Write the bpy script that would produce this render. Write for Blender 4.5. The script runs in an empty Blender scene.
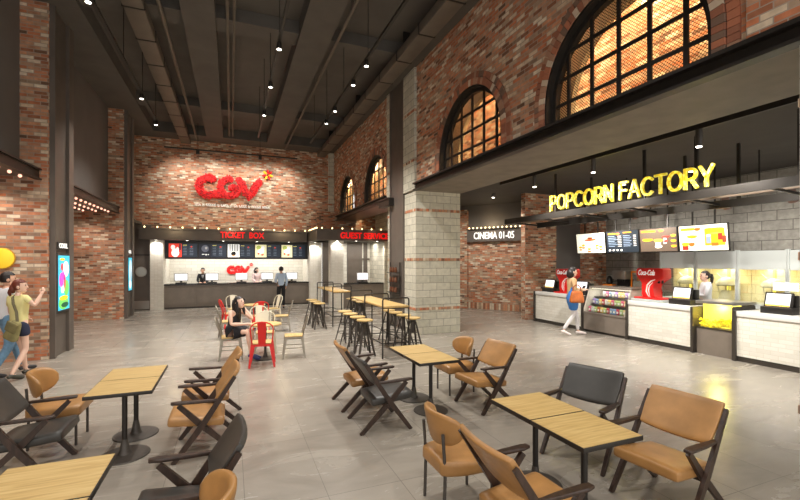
import bpy, bmesh, math, random
from mathutils import Vector, Matrix
random.seed(11)
S = bpy.context.scene
COL = S.collection
PI = math.pi
R = math.radians

# ------------------------------------------------------------------ tagging
def tag(o, label=None, cat=None, group=None, kind=None):
    if label: o['label'] = label
    if cat: o['category'] = cat
    if group: o['group'] = group
    if kind: o['kind'] = kind
    return o

def empty(name, loc=(0, 0, 0), rz=0.0, label=None, cat=None, group=None, kind=None):
    o = bpy.data.objects.new(name, None)
    COL.objects.link(o)
    o.empty_display_size = 0.1
    o.location = loc
    o.rotation_euler = (0, 0, rz)
    return tag(o, label, cat, group, kind)

def copy_tree(o, parent=None):
    c = o.copy()
    COL.objects.link(c)
    if parent is not None:
        c.parent = parent
    for ch in list(o.children):
        copy_tree(ch, c)
    return c

def place(o, loc, rz=0.0, label=None, group=None):
    o.location = loc
    o.rotation_euler = (0, 0, rz)
    if label: o['label'] = label
    if group: o['group'] = group
    return o

class Stamp:
    """first call moves the prototype, later calls copy it"""
    def __init__(s, proto):
        s.p = proto; s.used = False
    def __call__(s, loc, rz=0.0, label=None, group=None):
        o = s.p if not s.used else copy_tree(s.p)
        s.used = True
        return place(o, loc, rz, label, group)

# ------------------------------------------------------------------ mesh builder
class MB:
    def __init__(s):
        s.bm = bmesh.new(); s.m = 0
    def _mark(s, faces):
        for f in faces: f.material_index = s.m
        return faces
    def box(s, x0, x1, y0, y1, z0, z1, bev=0.0, M=None):
        x0, x1 = min(x0, x1), max(x0, x1); y0, y1 = min(y0, y1), max(y0, y1); z0, z1 = min(z0, z1), max(z0, z1)
        P = [(x0,y0,z0),(x1,y0,z0),(x1,y1,z0),(x0,y1,z0),(x0,y0,z1),(x1,y0,z1),(x1,y1,z1),(x0,y1,z1)]
        vs = [s.bm.verts.new(M @ Vector(p) if M else p) for p in P]
        fs = [s.bm.faces.new([vs[i] for i in q]) for q in ((0,3,2,1),(4,5,6,7),(0,1,5,4),(1,2,6,5),(2,3,7,6),(3,0,4,7))]
        s._mark(fs)
        if bev:
            es = list({e for f in fs for e in f.edges})
            r = bmesh.ops.bevel(s.bm, geom=es, offset=bev, segments=2, profile=0.5, affect='EDGES', clamp_overlap=True)
            s._mark(r['faces'])
        return fs
    def quad(s, pts):
        f = s.bm.faces.new([s.bm.verts.new(p) for p in pts]); f.material_index = s.m
        return f
    def bar(s, p0, p1, w0, d0, w1=None, d1=None, side=(1, 0, 0)):
        """tapered rectangular bar; w is measured along 'side', d across it"""
        p0, p1, side = Vector(p0), Vector(p1), Vector(side)
        w1 = w0 if w1 is None else w1; d1 = d0 if d1 is None else d1
        ax = (p1 - p0).normalized()
        side = (side - ax * side.dot(ax)).normalized()
        up = ax.cross(side)
        vs = []
        for p, w, d in ((p0, w0, d0), (p1, w1, d1)):
            for a, b in ((-1,-1),(1,-1),(1,1),(-1,1)):
                vs.append(s.bm.verts.new(p + side * (a*w/2) + up * (b*d/2)))
        fs = [s.bm.faces.new([vs[i] for i in q]) for q in ((3,2,1,0),(4,5,6,7),(0,1,5,4),(1,2,6,5),(2,3,7,6),(3,0,4,7))]
        return s._mark(fs)
    def tube(s, pts, r, seg=8, closed=False, flat=1.0):
        pts = [Vector(p) for p in pts]
        rs = list(r) if isinstance(r, (list, tuple)) else [r] * len(pts)
        n = len(pts); rings = []; ref = None
        for i, p in enumerate(pts):
            if closed: t = pts[(i+1) % n] - pts[i-1]
            else: t = pts[min(i+1, n-1)] - pts[max(i-1, 0)]
            t.normalize()
            if ref is None:
                ref = Vector((0,0,1)) if abs(t.z) < .9 else Vector((1,0,0))
            ref = (ref - t * ref.dot(t))
            if ref.length < 1e-6: ref = t.orthogonal()
            ref.normalize(); b = t.cross(ref)
            rings.append([s.bm.verts.new(p + ref*(rs[i]*math.cos(2*PI*k/seg)) + b*(rs[i]*flat*math.sin(2*PI*k/seg))) for k in range(seg)])
        fs = []
        for i in range(n if closed else n-1):
            A, B = rings[i], rings[(i+1) % n]
            for k in range(seg):
                fs.append(s.bm.faces.new((A[k], A[(k+1)%seg], B[(k+1)%seg], B[k])))
        if not closed:
            fs.append(s.bm.faces.new(list(reversed(rings[0])))); fs.append(s.bm.faces.new(rings[-1]))
        return s._mark(fs)
    def lathe(s, prof, loc=(0,0,0), seg=20, M=None):
        """prof: list of (radius, z); capped at both ends"""
        loc = Vector(loc); rings = []
        for r, z in prof:
            ring = []
            for k in range(seg):
                p = Vector((r*math.cos(2*PI*k/seg), r*math.sin(2*PI*k/seg), z))
                if M: p = M @ p
                ring.append(s.bm.verts.new(p + loc))
            rings.append(ring)
        fs = []
        for A, B in zip(rings, rings[1:]):
            for k in range(seg):
                fs.append(s.bm.faces.new((A[k], A[(k+1)%seg], B[(k+1)%seg], B[k])))
        fs.append(s.bm.faces.new(list(reversed(rings[0])))); fs.append(s.bm.faces.new(rings[-1]))
        return s._mark(fs)
    def prism(s, poly, axis, a0, a1):
        """closed polygon extruded along axis ('x': poly is (y,z), 'y': (x,z), 'z': (x,y))"""
        def P(u, v, a):
            return {'x': (a,u,v), 'y': (u,a,v), 'z': (u,v,a)}[axis]
        A = [s.bm.verts.new(P(u,v,a0)) for u, v in poly]; B = [s.bm.verts.new(P(u,v,a1)) for u, v in poly]
        fs = [s.bm.faces.new(A), s.bm.faces.new(list(reversed(B)))]
        n = len(poly)
        for i in range(n):
            fs.append(s.bm.faces.new((A[i], B[i], B[(i+1)%n], A[(i+1)%n])))
        return s._mark(fs)
    def ell(s, c, r, seg=14, rings=9, M=None):
        c = Vector(c); rows = []
        for i in range(rings+1):
            th = PI*i/rings
            row = []
            cnt = 1 if i in (0, rings) else seg
            for k in range(cnt):
                p = Vector((r[0]*math.sin(th)*math.cos(2*PI*k/seg), r[1]*math.sin(th)*math.sin(2*PI*k/seg), r[2]*math.cos(th)))
                if M: p = M @ p
                row.append(s.bm.verts.new(c + p))
            rows.append(row)
        fs = []
        for A, B in zip(rows, rows[1:]):
            for k in range(seg):
                if len(A) == 1: fs.append(s.bm.faces.new((A[0], B[k], B[(k+1)%seg])))
                elif len(B) == 1: fs.append(s.bm.faces.new((A[k], B[0], A[(k+1)%seg])))
                else: fs.append(s.bm.faces.new((A[k], B[k], B[(k+1)%seg], A[(k+1)%seg])))
        return s._mark(fs)
    def rbox(s, h, r, n=7, fn=None, M=None):
        """rounded box with half sizes h, corner radius r; fn deforms the points"""
        tb = bmesh.new(); bmesh.ops.create_cube(tb, size=2.0)
        bmesh.ops.subdivide_edges(tb, edges=list(tb.edges), cuts=n, use_grid_fill=True)
        mp = {}
        for v in tb.verts:
            p = []
            for i in range(3):
                t = v.co[i]
                q = math.copysign(abs(t)**0.6, t)
                p.append(q*h[i])
            p = Vector(p)
            rr = min(r, *h)
            q = Vector([max(-(h[i]-rr), min(h[i]-rr, p[i])) for i in range(3)])
            d = p - q
            if d.length > 1e-9: p = q + d.normalized()*rr
            if fn: p = Vector(fn(p))
            if M: p = M @ p
            mp[v] = s.bm.verts.new(p)
        fs = [s.bm.faces.new([mp[v] for v in f.verts]) for f in tb.faces]
        tb.free()
        return s._mark(fs)
    def add_mesh(s, me, M=None):
        n0 = len(s.bm.verts); f0 = len(s.bm.faces)
        s.bm.from_mesh(me)
        s.bm.verts.ensure_lookup_table(); s.bm.faces.ensure_lookup_table()
        if M:
            for v in s.bm.verts[n0:]: v.co = M @ v.co
        s._mark(s.bm.faces[f0:])
    def build(s, name, mats, parent=None, kind=None, loc=None, sharp=0.65, recalc=True):
        bm = s.bm
        if recalc: bmesh.ops.recalc_face_normals(bm, faces=list(bm.faces))
        uv = bm.loops.layers.uv.verify()
        for f in bm.faces:
            f.smooth = True
            n = f.normal; ax, ay, az = abs(n.x), abs(n.y), abs(n.z)
            for l in f.loops:
                c = l.vert.co
                if az >= ax and az >= ay: l[uv].uv = (c.x, c.y)
                elif ax >= ay: l[uv].uv = (c.y, c.z)
                else: l[uv].uv = (c.x, c.z)
        for e in bm.edges:
            if len(e.link_faces) != 2 or e.calc_face_angle(0) > sharp: e.smooth = False
        me = bpy.data.meshes.new(name); bm.to_mesh(me); bm.free()
        for m in (mats if isinstance(mats, (list, tuple)) else [mats]): me.materials.append(m)
        o = bpy.data.objects.new(name, me); COL.objects.link(o)
        if parent is not None: o.parent = parent
        if kind: o['kind'] = kind
        if loc: o.location = loc
        return o

def text_mesh(body, width, height, depth, bold=0.0, shear=0.0, spacing=0.0):
    """flat extruded lettering, centred, reading along +x, standing in z, facing -y"""
    cu = bpy.data.curves.new('lettering', 'FONT'); cu.body = body
    cu.align_x = 'CENTER'; cu.align_y = 'CENTER'; cu.size = 1.0; cu.extrude = 0.05; cu.offset = bold; cu.shear = shear; cu.space_character = 1.0 + spacing
    cu.resolution_u = 4
    ob = bpy.data.objects.new('lettering', cu); COL.objects.link(ob)
    dg = bpy.context.evaluated_depsgraph_get()
    me = bpy.data.meshes.new_from_object(ob.evaluated_get(dg))
    bpy.data.objects.remove(ob); bpy.data.curves.remove(cu)
    xs = [v.co.x for v in me.vertices]; ys = [v.co.y for v in me.vertices]; zs = [v.co.z for v in me.vertices]
    cx, cy, cz = (min(xs)+max(xs))/2, (min(ys)+max(ys))/2, (min(zs)+max(zs))/2
    kx, ky, kz = width/(max(xs)-min(xs)), height/(max(ys)-min(ys)), depth/(max(zs)-min(zs))
    for v in me.vertices:
        v.co = Vector(((v.co.x-cx)*kx, -(v.co.z-cz)*kz, (v.co.y-cy)*ky))
    return me

def spot(name, loc, target, energy, angle=100, blend=0.7, col=(1, .955, .89), radius=0.05, parent=None):
    L = bpy.data.lights.new(name, 'SPOT'); L.energy = energy; L.spot_size = R(angle); L.spot_blend = blend
    L.color = col; L.shadow_soft_size = radius
    o = bpy.data.objects.new(name, L); COL.objects.link(o); o.location = loc
    o.rotation_euler = (Vector(target) - Vector(loc)).to_track_quat('-Z', 'Y').to_euler()
    return o
def point(name, loc, energy, col=(1, .85, .6), radius=0.05):
    L = bpy.data.lights.new(name, 'POINT'); L.energy = energy; L.color = col; L.shadow_soft_size = radius
    o = bpy.data.objects.new(name, L); COL.objects.link(o); o.location = loc
    return o
def area(name, loc, sx, sy, energy, rot=(0,0,0), col=(1,.95,.88)):
    L = bpy.data.lights.new(name, 'AREA'); L.shape = 'RECTANGLE'; L.size = sx; L.size_y = sy; L.energy = energy; L.color = col
    o = bpy.data.objects.new(name, L); COL.objects.link(o); o.location = loc; o.rotation_euler = rot
    return o
# ------------------------------------------------------------------ materials
def lin(c):
    return tuple(((v/255)/12.92 if v/255 <= .04045 else ((v/255+.055)/1.055)**2.4) for v in c) + (1.0,)

def newmat(name):
    m = bpy.data.materials.new(name); m.use_nodes = True
    nt = m.node_tree; b = nt.nodes['Principled BSDF']
    return m, nt, b
def N(nt, t, **kw):
    n = nt.nodes.new(t)
    for k, v in kw.items(): setattr(n, k, v)
    return n
def ramp(nt, stops, interp='LINEAR'):
    n = nt.nodes.new('ShaderNodeValToRGB'); cr = n.color_ramp; cr.interpolation = interp
    while len(cr.elements) < len(stops): cr.elements.new(0.5)
    for e, (p, c) in zip(cr.elements, stops): e.position = p; e.color = c
    return n

def plain(name, col, rough=.5, metal=0.0, var=0.0, scale=6.0, emit=0.0, spec=None, bump=0.0):
    m, nt, b = newmat(name)
    b.inputs['Roughness'].default_value = rough; b.inputs['Metallic'].default_value = metal
    if spec is not None: b.inputs['Specular IOR Level'].default_value = spec
    c = lin(col)
    b.inputs['Base Color'].default_value = c
    if var or bump:
        tc = N(nt, 'ShaderNodeTexCoord'); no = N(nt, 'ShaderNodeTexNoise')
        no.inputs['Scale'].default_value = scale; no.inputs['Detail'].default_value = 4
        nt.links.new(tc.outputs['Object'], no.inputs['Vector'])
        if var:
            lo = tuple(v*(1-var) for v in c[:3])+(1,); hi = tuple(min(1, v*(1+var)) for v in c[:3])+(1,)
            r = ramp(nt, [(.3, lo), (.7, hi)])
            nt.links.new(no.outputs['Fac'], r.inputs['Fac']); nt.links.new(r.outputs['Color'], b.inputs['Base Color'])
        if bump:
            bp = N(nt, 'ShaderNodeBump'); bp.inputs['Strength'].default_value = bump; bp.inputs['Distance'].default_value = .01
            nt.links.new(no.outputs['Fac'], bp.inputs['Height']); nt.links.new(bp.outputs['Normal'], b.inputs['Normal'])
    if emit:
        b.inputs['Emission Color'].default_value = c; b.inputs['Emission Strength'].default_value = emit
    return m

def brick(name, stops, mortar, bw, bh, ms, offset=.5, rough=.85, bump=.5, dirt=.25, spec=.3, rot=0.0):
    m, nt, b = newmat(name)
    uv = N(nt, 'ShaderNodeUVMap'); mp = N(nt, 'ShaderNodeMapping'); mp.inputs['Rotation'].default_value = (0, 0, rot)
    nt.links.new(uv.outputs['UV'], mp.inputs['Vector'])
    bt = N(nt, 'ShaderNodeTexBrick'); bt.offset = offset
    for k, v in (('Scale', 1.0), ('Mortar Size', ms), ('Mortar Smooth', .1), ('Bias', 0.0), ('Brick Width', bw), ('Row Height', bh)):
        bt.inputs[k].default_value = v
    bt.inputs['Color1'].default_value = (0,0,0,1); bt.inputs['Color2'].default_value = (1,1,1,1); bt.inputs['Mortar'].default_value = (.5,.5,.5,1)
    nt.links.new(mp.outputs['Vector'], bt.inputs['Vector'])
    r = ramp(nt, stops)
    nt.links.new(bt.outputs['Color'], r.inputs['Fac'])
    no = N(nt, 'ShaderNodeTexNoise'); no.inputs['Scale'].default_value = 9.0; no.inputs['Detail'].default_value = 5
    nt.links.new(uv.outputs['UV'], no.inputs['Vector'])
    rr = ramp(nt, [(.3, (1-dirt,)*3+(1,)), (.7, (1+dirt*.6,)*3+(1,))])
    nt.links.new(no.outputs['Fac'], rr.inputs['Fac'])
    mu = N(nt, 'ShaderNodeMix', data_type='RGBA', blend_type='MULTIPLY'); mu.inputs['Factor'].default_value = 1.0
    nt.links.new(r.outputs['Color'], mu.inputs['A']); nt.links.new(rr.outputs['Color'], mu.inputs['B'])
    mx = N(nt, 'ShaderNodeMix', data_type='RGBA')
    nt.links.new(bt.outputs['Fac'], mx.inputs['Factor']); nt.links.new(mu.outputs['Result'], mx.inputs['A'])
    mx.inputs['B'].default_value = lin(mortar)
    nt.links.new(mx.outputs['Result'], b.inputs['Base Color'])
    b.inputs['Roughness'].default_value = rough; b.inputs['Specular IOR Level'].default_value = spec
    if bump:
        iv = N(nt, 'ShaderNodeMath', operation='SUBTRACT'); iv.inputs[0].default_value = 1.0
        nt.links.new(bt.outputs['Fac'], iv.inputs[1])
        bp = N(nt, 'ShaderNodeBump'); bp.inputs['Strength'].default_value = bump; bp.inputs['Distance'].default_value = .008
        nt.links.new(iv.outputs[0], bp.inputs['Height']); nt.links.new(bp.outputs['Normal'], b.inputs['Normal'])
    return m

RED = [(0.0, lin((108, 84, 68))), (.16, lin((176, 112, 80))), (.30, lin((204, 128, 90))), (.44, lin((184, 144, 116))),
       (.58, lin((212, 150, 112))), (.70, lin((150, 124, 104))), (.82, lin((206, 180, 150))), (1.0, lin((228, 212, 188)))]
DRED = [(p, tuple(v*.62 for v in c[:3])+(1,)) for p, c in RED]
M = {}
M['brick'] = brick('red brick', RED, (166, 148, 132), .205, .066, .006)
M['brick_voussoir'] = brick('arch brick', RED, (140, 118, 104), .076, .22, .007, offset=0)
M['soldier'] = brick('soldier brick', RED, (150, 128, 112), .09, .26, .007, offset=0)
M['block'] = brick('pale block', [(0, lin((192, 187, 169))), (1, lin((212, 206, 188)))], (140, 135, 122), .40, .19, .006, dirt=.12, bump=.35)
M['grey_block'] = brick('grey concrete block', [(0, lin((150, 145, 136))), (1, lin((170, 165, 155)))], (100, 96, 90), .62, .24, .008, dirt=.2, bump=.35)
M['white_brick'] = brick('white glazed brick', [(0, lin((226, 221, 208))), (1, lin((240, 236, 225)))], (222, 215, 200), .22, .075, .005, rough=.4, dirt=.03, bump=.3)
M['white_tile'] = brick('white tile', [(0, lin((226, 222, 208))), (1, lin((238, 235, 224)))], (204, 198, 184), .46, .145, .006, rough=.35, dirt=.05, bump=.3)
M['small_tile'] = brick('small white tile', [(0, lin((234, 228, 214))), (1, lin((243, 238, 226)))], (222, 215, 200), .12, .06, .005, rough=.35, dirt=.04, bump=.3, offset=.0)

def floor_mat():
    m, nt, b = newmat('polished concrete tile')
    uv = N(nt, 'ShaderNodeUVMap')
    bt = N(nt, 'ShaderNodeTexBrick'); bt.offset = 0.0
    mp = N(nt, 'ShaderNodeMapping'); mp.inputs['Location'].default_value = (-.10, .25, 0)
    nt.links.new(uv.outputs['UV'], mp.inputs['Vector'])
    for k, v in (('Scale', 1.0), ('Mortar Size', .003), ('Mortar Smooth', .1), ('Bias', 0.0), ('Brick Width', .63), ('Row Height', 1.2)):
        bt.inputs[k].default_value = v
    bt.inputs['Color1'].default_value = (0,0,0,1); bt.inputs['Color2'].default_value = (1,1,1,1)
    nt.links.new(mp.outputs['Vector'], bt.inputs['Vector'])
    st = N(nt, 'ShaderNodeMapping'); st.inputs['Scale'].default_value = (.8, 2.2, 1)
    nt.links.new(uv.outputs['UV'], st.inputs['Vector'])
    n1 = N(nt, 'ShaderNodeTexNoise'); n1.inputs['Scale'].default_value = 1.3; n1.inputs['Detail'].default_value = 8; n1.inputs['Roughness'].default_value = .62; n1.inputs['Distortion'].default_value = .8
    nt.links.new(st.outputs['Vector'], n1.inputs['Vector'])
    ad = N(nt, 'ShaderNodeMath', operation='MULTIPLY_ADD'); ad.inputs[1].default_value = .13
    nt.links.new(bt.outputs['Color'], ad.inputs[0]); nt.links.new(n1.outputs['Fac'], ad.inputs[2])
    r = ramp(nt, [(.2, lin((132, 124, 114))), (.5, lin((150, 142, 131))), (.85, lin((166, 158, 146)))])
    nt.links.new(ad.outputs[0], r.inputs['Fac'])
    mx = N(nt, 'ShaderNodeMix', data_type='RGBA'); mx.inputs['B'].default_value = lin((122, 114, 105))
    nt.links.new(bt.outputs['Fac'], mx.inputs['Factor']); nt.links.new(r.outputs['Color'], mx.inputs['A'])
    nt.links.new(mx.outputs['Result'], b.inputs['Base Color'])
    rr = ramp(nt, [(.3, (.17,.17,.17,1)), (.7, (.32,.32,.32,1))]); nt.links.new(n1.outputs['Fac'], rr.inputs['Fac'])
    nt.links.new(rr.outputs['Color'], b.inputs['Roughness'])
    b.inputs['Specular IOR Level'].default_value = .5
    return m
M['floor'] = floor_mat()

def wood(name, lo, mid, hi, scale=(1.5, 22, 22), rough=.42):
    m, nt, b = newmat(name)
    tc = N(nt, 'ShaderNodeTexCoord'); mp = N(nt, 'ShaderNodeMapping'); mp.inputs['Scale'].default_value = scale
    oi = N(nt, 'ShaderNodeObjectInfo')
    va = N(nt, 'ShaderNodeVectorMath', operation='ADD')
    nt.links.new(tc.outputs['Object'], va.inputs[0]); nt.links.new(oi.outputs['Location'], va.inputs[1])
    nt.links.new(va.outputs[0], mp.inputs['Vector'])
    n1 = N(nt, 'ShaderNodeTexNoise'); n1.inputs['Scale'].default_value = 2.2; n1.inputs['Detail'].default_value = 7; n1.inputs['Distortion'].default_value = .5
    nt.links.new(mp.outputs['Vector'], n1.inputs['Vector'])
    r = ramp(nt, [(.3, lin(lo)), (.5, lin(mid)), (.7, lin(hi))])
    nt.links.new(n1.outputs['Fac'], r.inputs['Fac']); nt.links.new(r.outputs['Color'], b.inputs['Base Color'])
    b.inputs['Roughness'].default_value = rough
    return m
M['oak'] = wood('oak', (180, 146, 90), (202, 170, 110), (214, 186, 128))
M['oak_long'] = wood('oak along', (180, 142, 84), (202, 166, 104), (214, 182, 122), scale=(22, 1.5, 22))
M['walnut'] = wood('walnut', (38, 26, 19), (54, 38, 29), (68, 49, 38), scale=(14, 14, 3), rough=.4)
M['tan'] = plain('tan leather', (166, 121, 70), .38, var=.22, scale=5, bump=.15)
M['dark_leather'] = plain('charcoal leather', (56, 53, 49), .38, var=.2, scale=6, bump=.15)
M['piping'] = plain('leather piping', (96, 60, 28), .5)
M['black_metal'] = plain('black steel', (56, 52, 48), .42, .55, var=.12)
M['iron'] = plain('dark iron', (82, 76, 70), .5, .4, var=.15, scale=20)
M['dark_panel'] = plain('dark bronze panel', (106, 97, 89), .5, .25, var=.1, scale=3)
M['dark_wall'] = plain('dark plaster', (106, 101, 97), .7, var=.08, scale=1.5)
M['soffit'] = plain('grey concrete soffit', (120, 111, 100), .6, var=.16, scale=3)
M['ceiling'] = plain('charcoal ceiling', (88, 83, 77), .8, var=.12, scale=2)
M['duct'] = plain('grey duct', (108, 99, 88), .6, .2, var=.1, scale=3)
M['low_ceiling'] = plain('charcoal low ceiling', (70, 65, 60), .8, var=.1, scale=2)
M['counter_grey'] = plain('grey counter panel', (132, 121, 110), .45, .1, var=.08, scale=4)
M['counter_edge'] = plain('dark counter frame', (72, 66, 60), .4, .3)
M['black_stone'] = plain('black stone', (34, 31, 29), .25)
M['white_stone'] = plain('white stone', (232, 229, 224), .3)
M['red_metal'] = plain('red enamel', (226, 34, 30), .35)
M['cream_metal'] = plain('cream enamel', (222, 212, 188), .4)
M['grey_metal'] = plain('brushed gunmetal', (150, 142, 128), .38, .6, var=.1, scale=12)
M['steel'] = plain('stainless steel', (176, 172, 166), .3, .8)
M['white_paint'] = plain('white paint', (232, 232, 228), .45)
M['red_sign'] = plain('red letters', (226, 18, 18), .5, emit=.75)
M['red_flower'] = plain('red petals', (214, 22, 24), .6, var=.45, scale=26, bump=1.0, emit=.12)
M['yellow_petal'] = plain('yellow petal', (238, 196, 40), .6, emit=.15)
M['white_letter'] = plain('white letters', (240, 238, 232), .5, emit=.9)
M['dull_white'] = plain('pale letters', (240, 236, 228), .6, emit=.15)
M['bulb'] = plain('warm bulb', (255, 224, 164), .5, emit=3.5)
M['lens'] = plain('lamp lens', (255, 246, 232), .5, emit=8.0)
M['canopy_bulb'] = plain('pink warm bulb', (255, 186, 160), .5, emit=1.7)
M['screen_white'] = plain('white screen', (244, 244, 248), .3, emit=.85)
M['screen_dark'] = plain('dark screen', (28, 32, 40), .25, emit=.5)
M['black_plastic'] = plain('black plastic', (36, 33, 31), .4)
M['yellow_disc'] = plain('yellow sign', (250, 206, 48), .5, emit=.35)
M['yellow_glow'] = plain('yellow light box', (255, 236, 90), .5, emit=1.3)
M['popcorn'] = plain('popcorn', (250, 214, 40), .8, var=.35, scale=40, emit=.25)
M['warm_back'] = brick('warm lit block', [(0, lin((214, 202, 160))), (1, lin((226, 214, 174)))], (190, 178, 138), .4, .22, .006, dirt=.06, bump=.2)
M['pale_panel'] = plain('pale panel', (184, 188, 184), .35)
M['orange'] = plain('orange enamel', (236, 132, 32), .4)

def glass_mat(name, tint=(1,1,1), gloss=.1):
    m = bpy.data.materials.new(name); m.use_nodes = True; nt = m.node_tree
    nt.nodes.clear()
    out = N(nt, 'ShaderNodeOutputMaterial'); mix = N(nt, 'ShaderNodeMixShader'); t = N(nt, 'ShaderNodeBsdfTransparent'); g = N(nt, 'ShaderNodeBsdfGlossy')
    t.inputs['Color'].default_value = tuple(tint)+(1,); g.inputs['Roughness'].default_value = .05
    mix.inputs[0].default_value = gloss
    nt.links.new(t.outputs[0], mix.inputs[1]); nt.links.new(g.outputs[0], mix.inputs[2]); nt.links.new(mix.outputs[0], out.inputs[0])
    return m
M['glass'] = glass_mat('clear glass', (.96,.98,.97), .08)
def mesh_mat():
    m = bpy.data.materials.new('expanded metal mesh'); m.use_nodes = True; nt = m.node_tree; nt.nodes.clear()
    out = N(nt, 'ShaderNodeOutputMaterial'); mix = N(nt, 'ShaderNodeMixShader'); t = N(nt, 'ShaderNodeBsdfTransparent'); d = N(nt, 'ShaderNodeBsdfDiffuse')
    d.inputs['Color'].default_value = lin((70, 58, 44))
    uv = N(nt, 'ShaderNodeUVMap'); mp = N(nt, 'ShaderNodeMapping'); mp.inputs['Rotation'].default_value = (0,0,R(45)); mp.inputs['Scale'].default_value = (1,1,1)
    bt = N(nt, 'ShaderNodeTexBrick'); bt.offset = 0
    for k, v in (('Scale', 1.0), ('Mortar Size', .0035), ('Mortar Smooth', .0), ('Bias', 0.0), ('Brick Width', .03), ('Row Height', .03)): bt.inputs[k].default_value = v
    nt.links.new(uv.outputs[0], mp.inputs[0]); nt.links.new(mp.outputs[0], bt.inputs[0])
    nt.links.new(bt.outputs['Fac'], mix.inputs[0]); nt.links.new(t.outputs[0], mix.inputs[1]); nt.links.new(d.outputs[0], mix.inputs[2]); nt.links.new(mix.outputs[0], out.inputs[0])
    return m
M['mesh'] = mesh_mat()
def popletter():
    m, nt, b = newmat('yellow bulb letters')
    tc = N(nt, 'ShaderNodeTexCoord'); vo = N(nt, 'ShaderNodeTexVoronoi'); vo.inputs['Scale'].default_value = 17
    nt.links.new(tc.outputs['Object'], vo.inputs['Vector'])
    r = ramp(nt, [(.25, lin((255, 246, 120))), (.6, lin((214, 190, 44)))])
    nt.links.new(vo.outputs['Distance'], r.inputs['Fac']); nt.links.new(r.outputs['Color'], b.inputs['Base Color']); nt.links.new(r.outputs['Color'], b.inputs['Emission Color'])
    b.inputs['Emission Strength'].default_value = .6
    return m
M['pop_letter'] = popletter()
_cc = {}
def C3(col, rough=.6, emit=0.0):
    k = (tuple(col), rough, emit)
    if k not in _cc: _cc[k] = plain('colour %d %d %d%s' % (col[0], col[1], col[2], ' lit' if emit else ''), col, rough, emit=emit)
    return _cc[k]
# ------------------------------------------------------------------ the building
def struct(name, mb, mats, parent=None):
    return mb.build(name, mats, parent, kind='structure')
def sbox(name, mat, *b):
    m = MB(); m.box(*b); return struct(name, m, mat)

sbox('floor', M['floor'], -7, 13, -2.6, 22, -.12, 0)
HZ = 6.87
# --- ceiling of the high hall: deck, beams, ducts
m = MB(); m.box(-7, 4.8, -2.6, 20.6, 7.25, 7.4)
ceil = struct('ceiling', m, M['ceiling'])
m = MB()
m.box(-7, -2.75, -2.6, 19.2, HZ, 7.25)
m.box(-.92, -.30, -2.6, 19.2, 6.86, 7.25)
m.box(1.40, 2.08, -2.6, 19.2, 6.86, 7.25)
m.box(4.02, 4.42, -2.6, 19.2, 6.9, 7.25)
for y in (3.6, 9.5, 15.2):
    m.box(-2.75, -.92, y, y+.55, 6.97, 7.25); m.box(-.30, 1.40, y, y+.55, 6.97, 7.25); m.box(2.08, 4.02, y, y+.55, 6.97, 7.25)
m.box(-2.75, 4.02, 18.3, 19.2, HZ, 7.25)
struct('ceiling_beam', m, M['ceiling'], ceil)

def duct(x0, x1, z0, z1, label):
    t = empty('air_duct', (0, 0, 0), label=label, cat='duct', group='ducts under the ceiling')
    m = MB()
    m.box(x0, x1, -2.4, 19.0, z0, z1, bev=.02); m.build('duct_body', M['duct'], t)
    for y in [i*1.25 + .4 for i in range(0, 15)]:
        m = MB(); m.box(x0-.012, x1+.012, y, y+.03, z0-.012, z1+.012); m.build('seam_flange', M['black_metal'], t)
    for y in (1.0, 5, 9, 13, 17):
        m = MB(); m.box(x0+.1, x1-.1, y, y+.04, z1, 7.26); m.build('hanger', M['black_metal'], t)
duct(-1.88, -1.52, 6.66, 6.88, 'long sectioned grey air duct on the left side of the dark ceiling')
duct(3.62, 3.98, 6.62, 6.84, 'long sectioned grey air duct along the top of the arched brick wall')
def pipe(x, z, r, label):
    m = MB(); m.tube([(x, -2.4, z), (x, 19.1, z)], r, 8)
    for y in (0, 4, 8, 12, 16): m.box(x-.01, x+.01, y, y+.03, z, 7.26)
    tag(m.build('ceiling_pipe', M['duct']), label, 'pipe', 'conduits under the ceiling')
pipe(-.07, 6.98, .035, 'thin ceiling conduit, left of the close pair in mid ceiling')
pipe(.06, 6.98, .03, 'thin ceiling conduit, right of the close pair in mid ceiling')
pipe(-1.30, 6.9, .04, 'single ceiling conduit running just beside the left air duct')
pipe(2.22, 6.84, .035, 'single ceiling conduit running beside the wide middle beam')

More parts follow.
